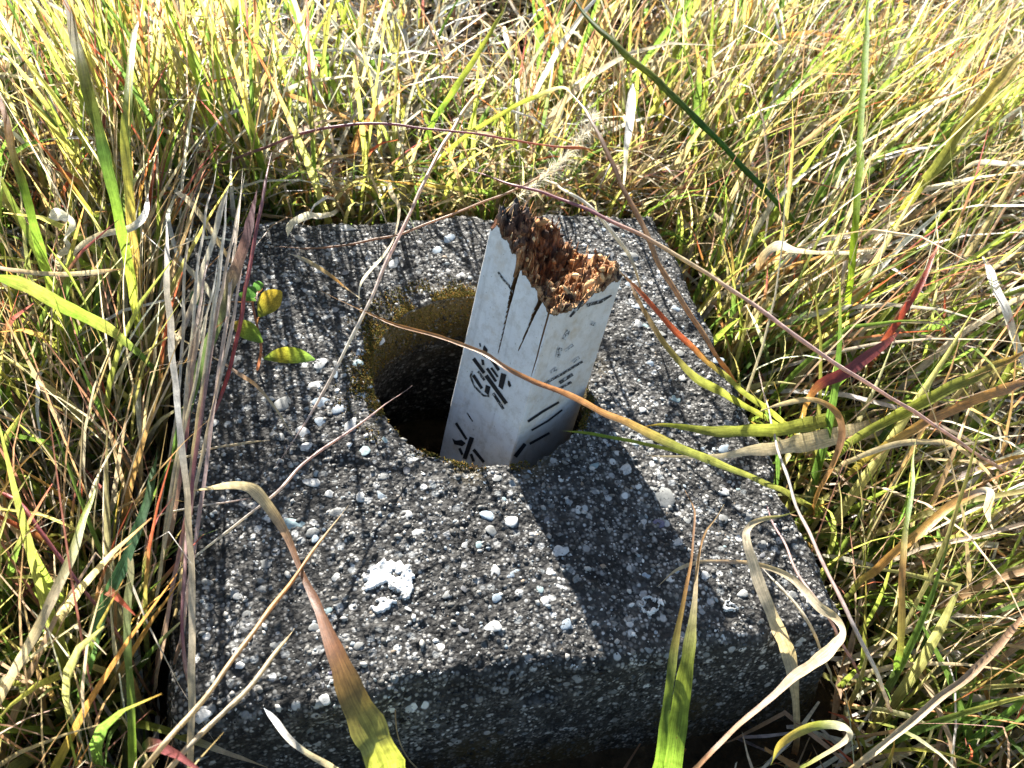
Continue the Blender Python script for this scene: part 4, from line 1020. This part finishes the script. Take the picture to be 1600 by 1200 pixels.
hero(DB, 'crumpled white dead leaf caught in the grass at upper left', 'dead blade',
     [(70,352,.09,6),(88,336,.10,26),(104,340,.105,20),(112,352,.10,32),(100,372,.085,18),(106,388,.075,22),(92,405,.06,10)], [W, (.7,.68,.62), W, T], root=(90,450), tw=(-40,190), fold=.32)
hero(DB, 'bleached hooked blade in the left grass below the crumpled leaf', 'dead blade',
     [(232,300,.10,5),(228,330,.11,13),(205,355,.11,16),(160,365,.10,15),(125,385,.08,14),(95,420,.04,10)], [W, W, CR, W, T], root=(75,460), tw=(0,60))
hero(DB, 'long tan straw lying level among the left grass', 'dead blade',
     [(192,420,.09,5),(150,425,.10,10),(90,427,.105,10),(30,422,.10,9),(-30,415,.09,8)], [O, CR, T, PK, T], root=(-80,420))
ORD = 'first second third fourth fifth sixth seventh eighth ninth tenth'.split()
lean = sorted((random.uniform(235, 300), random.uniform(640, 1060), random.uniform(235, 470), random.uniform(0.08, 0.25)) for _ in range(10))
for k, (x0, y0, y1, sl) in enumerate(lean):
    x1 = x0 + (y0 - y1) * sl; wv = random.uniform(4, 8); zt = random.uniform(.07, .11)
    c = [random.choice([PK, W, CR, T, PU]) for _ in range(3)]
    hero(ST, ORD[k] + ' from the border of ten thin pale stalks leaning along the block beside the weed', 'grass stalk',
         [(x1, y1, zt, wv * .5), (x0 * .3 + x1 * .7 + random.uniform(-9, 9), y0 * .3 + y1 * .7, zt * .85, wv), (x0 * .65 + x1 * .35 + random.uniform(-6, 6), y0 * .65 + y1 * .35, zt * .5, wv), (x0, y0, .0, wv)], c, root=(x0 - 25, y0 + 110), tw=(random.uniform(-50, 50), random.uniform(-50, 50)), group='stalks leaning along the block edge', mat=MDRY, ws=1.0)
# on the right
hero(BL, 'heavy olive blade rising to the upper right border', 'grass blade',
     [(1610,70,.16,8),(1570,115,.15,19),(1520,180,.13,22),(1470,250,.10,23),(1425,310,.06,20),(1395,355,.01,14)], [(.5,.4,.2), (.46,.38,.08), OL, (.3,.3,.05), OL], root=(1375,400))
hero(BL, 'orange blade arching to a dangling white curl on the right', 'grass blade',
     [(1555,835,.03,4),(1540,800,.05,14),(1548,772,.07,16),(1530,768,.075,16),(1480,795,.075,19),(1420,845,.06,20),(1360,895,.02,16),(1330,925,-.03,12)], [W, CR, W, O, (.52,.30,.06), O, OL, OL], root=(1310,950), tw=(0,20), mat=MDRY)
hero(ST, 'long brown straw crossing the lower right corner', 'grass stalk',
     [(1610,945,.05,12),(1560,1010,.06,16),(1490,1075,.06,16),(1410,1140,.05,15),(1320,1210,.02,14)], [B, (.36,.24,.14), T, (.40,.28,.17)], root=(1250,1270), fold=.3)
hero(BL, 'curled yellow and cream blade at the bottom right', 'grass blade',
     [(1205,1195,.0,5),(1225,1160,.03,15),(1265,1135,.04,20),(1305,1132,.045,24),(1325,1148,.04,22),(1300,1170,.02,22),(1250,1200,-.02,20)], [OL, (.48,.36,.08), YG, W, CR, OL, G], root=(1220,1230), tw=(0,90))
hero(DB, 'white strap of straw gleaming near the right border', 'dead blade',
     [(1535,400,.07,15),(1552,440,.075,17),(1572,490,.07,17),(1590,540,.05,15),(1610,590,.02,12)], [W, (.72,.7,.66), W, CR], root=(1620,630))
hero(DB, 'level bleached blade at the upper right border', 'dead blade',
     [(1500,268,.08,6),(1530,252,.10,11),(1570,254,.10,11),(1620,258,.09,10)], [T, W, W, W], root=(1680,280))
hero(DB, 'cream blade bent over at right behind the scarlet blade', 'dead blade',
     [(1180,430,.06,14),(1192,402,.075,19),(1215,385,.08,20),(1245,392,.075,12),(1300,395,.06,8),(1360,392,.03,6)], [O, T, W, CR, W, T], root=(1400,400), tw=(20,0))
hero(BL, 'broad green blade pointing right past the crimson leaf', 'grass blade',
     [(1610,545,.06,10),(1540,580,.07,22),(1460,620,.065,24),(1390,655,.05,22),(1330,690,.02,17)], [O, OL, YG, OL, G], root=(1290,730))
hero(BL, 'orange tipped blade pointing right below the broad green one', 'grass blade',
     [(1610,595,.06,22),(1560,610,.065,22),(1490,640,.06,20),(1420,675,.05,18),(1350,720,.01,14)], [B, (.5,.26,.07), O, (.46,.34,.07), OL], root=(1310,760), mat=MDRY)
hero(DB, 'long bleached stem drooping toward the right border', 'dead blade',
     [(1580,790,.0,3),(1550,745,.03,6),(1500,700,.05,10),(1440,690,.06,12),(1380,700,.05,12),(1320,725,.0,10)], [PK, T, T, CR, T], root=(1290,750))

# feathery seed head behind the post
pl = empty('seed_plume', tuple(at(800, 330, GZ)))
tag(pl, 'feathery white grass plume leaning right just above the post', 'seed head')
def child_of(o, e): o.parent = e; o.matrix_parent_inverse = Matrix.Translation(-e.location); return o
A = spline([at(775, 345, -.03), at(812, 305, .03), at(850, 275, .06), at(885, 243, .08), at(918, 200, .10), at(930, 175, .105)], 40)
Sx = np.tile(RT, (40, 1))
child_of(ribbon(A[None], np.full((1, 40), .0011), Sx[None], np.tile(np.array([[CR]]), (1, 40, 1)), 'stalk', MDRY, 0.4), pl)
nh = 520
tpos = rng.random(nh) ** 0.8 * 0.82 + 0.14
b = np.stack([np.interp(tpos, np.linspace(0, 1, 40), A[:, k]) for k in range(3)], -1)
tang = np.stack([np.interp(tpos, np.linspace(0, 1, 40), np.gradient(A[:, k])) for k in range(3)], -1); tang /= np.linalg.norm(tang, axis=1, keepdims=True)
dv = tang * 1.0 + rng.normal(0, .55, (nh, 3)); dv /= np.linalg.norm(dv, axis=1, keepdims=True)
ln = rng.uniform(.010, .024, nh) * (1.1 - 0.5 * np.abs(tpos - .5))
s = np.linspace(0, 1, 5)
Ph = b[:, None] + dv[:, None] * (ln[:, None] * s)[..., None]; Ph[..., 2] -= (ln[:, None] * s ** 2 * 0.35)
child_of(ribbon(Ph, np.broadcast_to(.00042 * (1 - .8 * s), (nh, 5)), np.broadcast_to(rng.normal(size=(nh, 1, 3)), Ph.shape), np.tile(np.array([[(.72, .68, .60)]]), (nh, 5, 1)), 'hairs', MDRY, 0), pl)['kind'] = 'stuff'

# small broad-leaved weed on the left of the block
wd = empty('weed_seedling', tuple(at(400, 575, 0.0)))
tag(wd, 'small broad leaved weed with yellowing leaves on the left of the block', 'weed')
A = spline([at(402, 578, .0), at(408, 545, .02), at(402, 510, .03), at(395, 470, .04), at(410, 450, .05)], 24)
WS = A.copy()
child_of(ribbon(A[None], np.linspace(.0024, .0014, 24)[None], np.tile(RT, (24, 1))[None], np.tile(np.array([[(.3, .12, .07)]]), (1, 24, 1)), 'stem', MDRY, 0.4), wd)
def leaf(px, py, z, lx, ly, wide, cols):
    a, c = at(px, py, z), at(lx, ly, z + 0.006)
    n0 = WS[np.argmin(np.linalg.norm(WS - a, axis=1))]
    st_ = spline([n0, (n0 + a) / 2 + np.array([0, 0, .002]), a], 9)
    child_of(ribbon(st_[None], np.full((1, 9), .0011), np.tile(RT, (9, 1))[None], np.tile(np.array([[(.26, .13, .06)]]), (1, 9, 1)), 'petiole', MDRY, 0.4), wd)
    K = 11; ss = np.linspace(0, 1, K)
    Pl = a + (c - a) * ss[:, None]; L = np.linalg.norm(c - a); Pl[:, 2] += 0.12 * L * np.sin(ss * math.pi)
    Wl = wide * depth(a) / FPX * np.sin(np.clip(ss, .02, .985) * math.pi) ** 0.75
    view = Pl - CAM; Sl = np.cross(c - a, view)
    f = np.linspace(0, len(cols) - 1, K); i = np.minimum(f.astype(int), len(cols) - 2)
    Cl = np.array([np.array(cols[q]) * (1 - (e - q)) + np.array(cols[q + 1]) * (e - q) for q, e in zip(i, f)])
    child_of(ribbon(Pl[None], Wl[None], Sl[None], Cl[None], 'leaf', MGREEN, 0.16), wd)
leaf(412,560,.022, 492,562, 26, [(.16,.3,.06), (.36,.32,.04), (.26,.36,.05), (.16,.3,.08)])
leaf(405,495,.045, 440,455, 34, [(.2,.26,.04), (.4,.3,.04), (.5,.38,.05)])
leaf(410,535,.04, 362,505, 28, [(.14,.26,.05), (.24,.33,.05), (.3,.2,.05)])
leaf(398,465,.055, 385,450, 20, [(.08,.2,.05), (.1,.22,.06)])
leaf(395,452,.055, 412,445, 16, [(.08,.2,.05), (.1,.22,.06)])
leaf(312,478,.03, 300,455, 18, [(.22,.34,.18), (.2,.32,.16)])
leaf(400,470,.05, 372,460, 14, [(.1,.2,.05), (.1,.22,.05)])
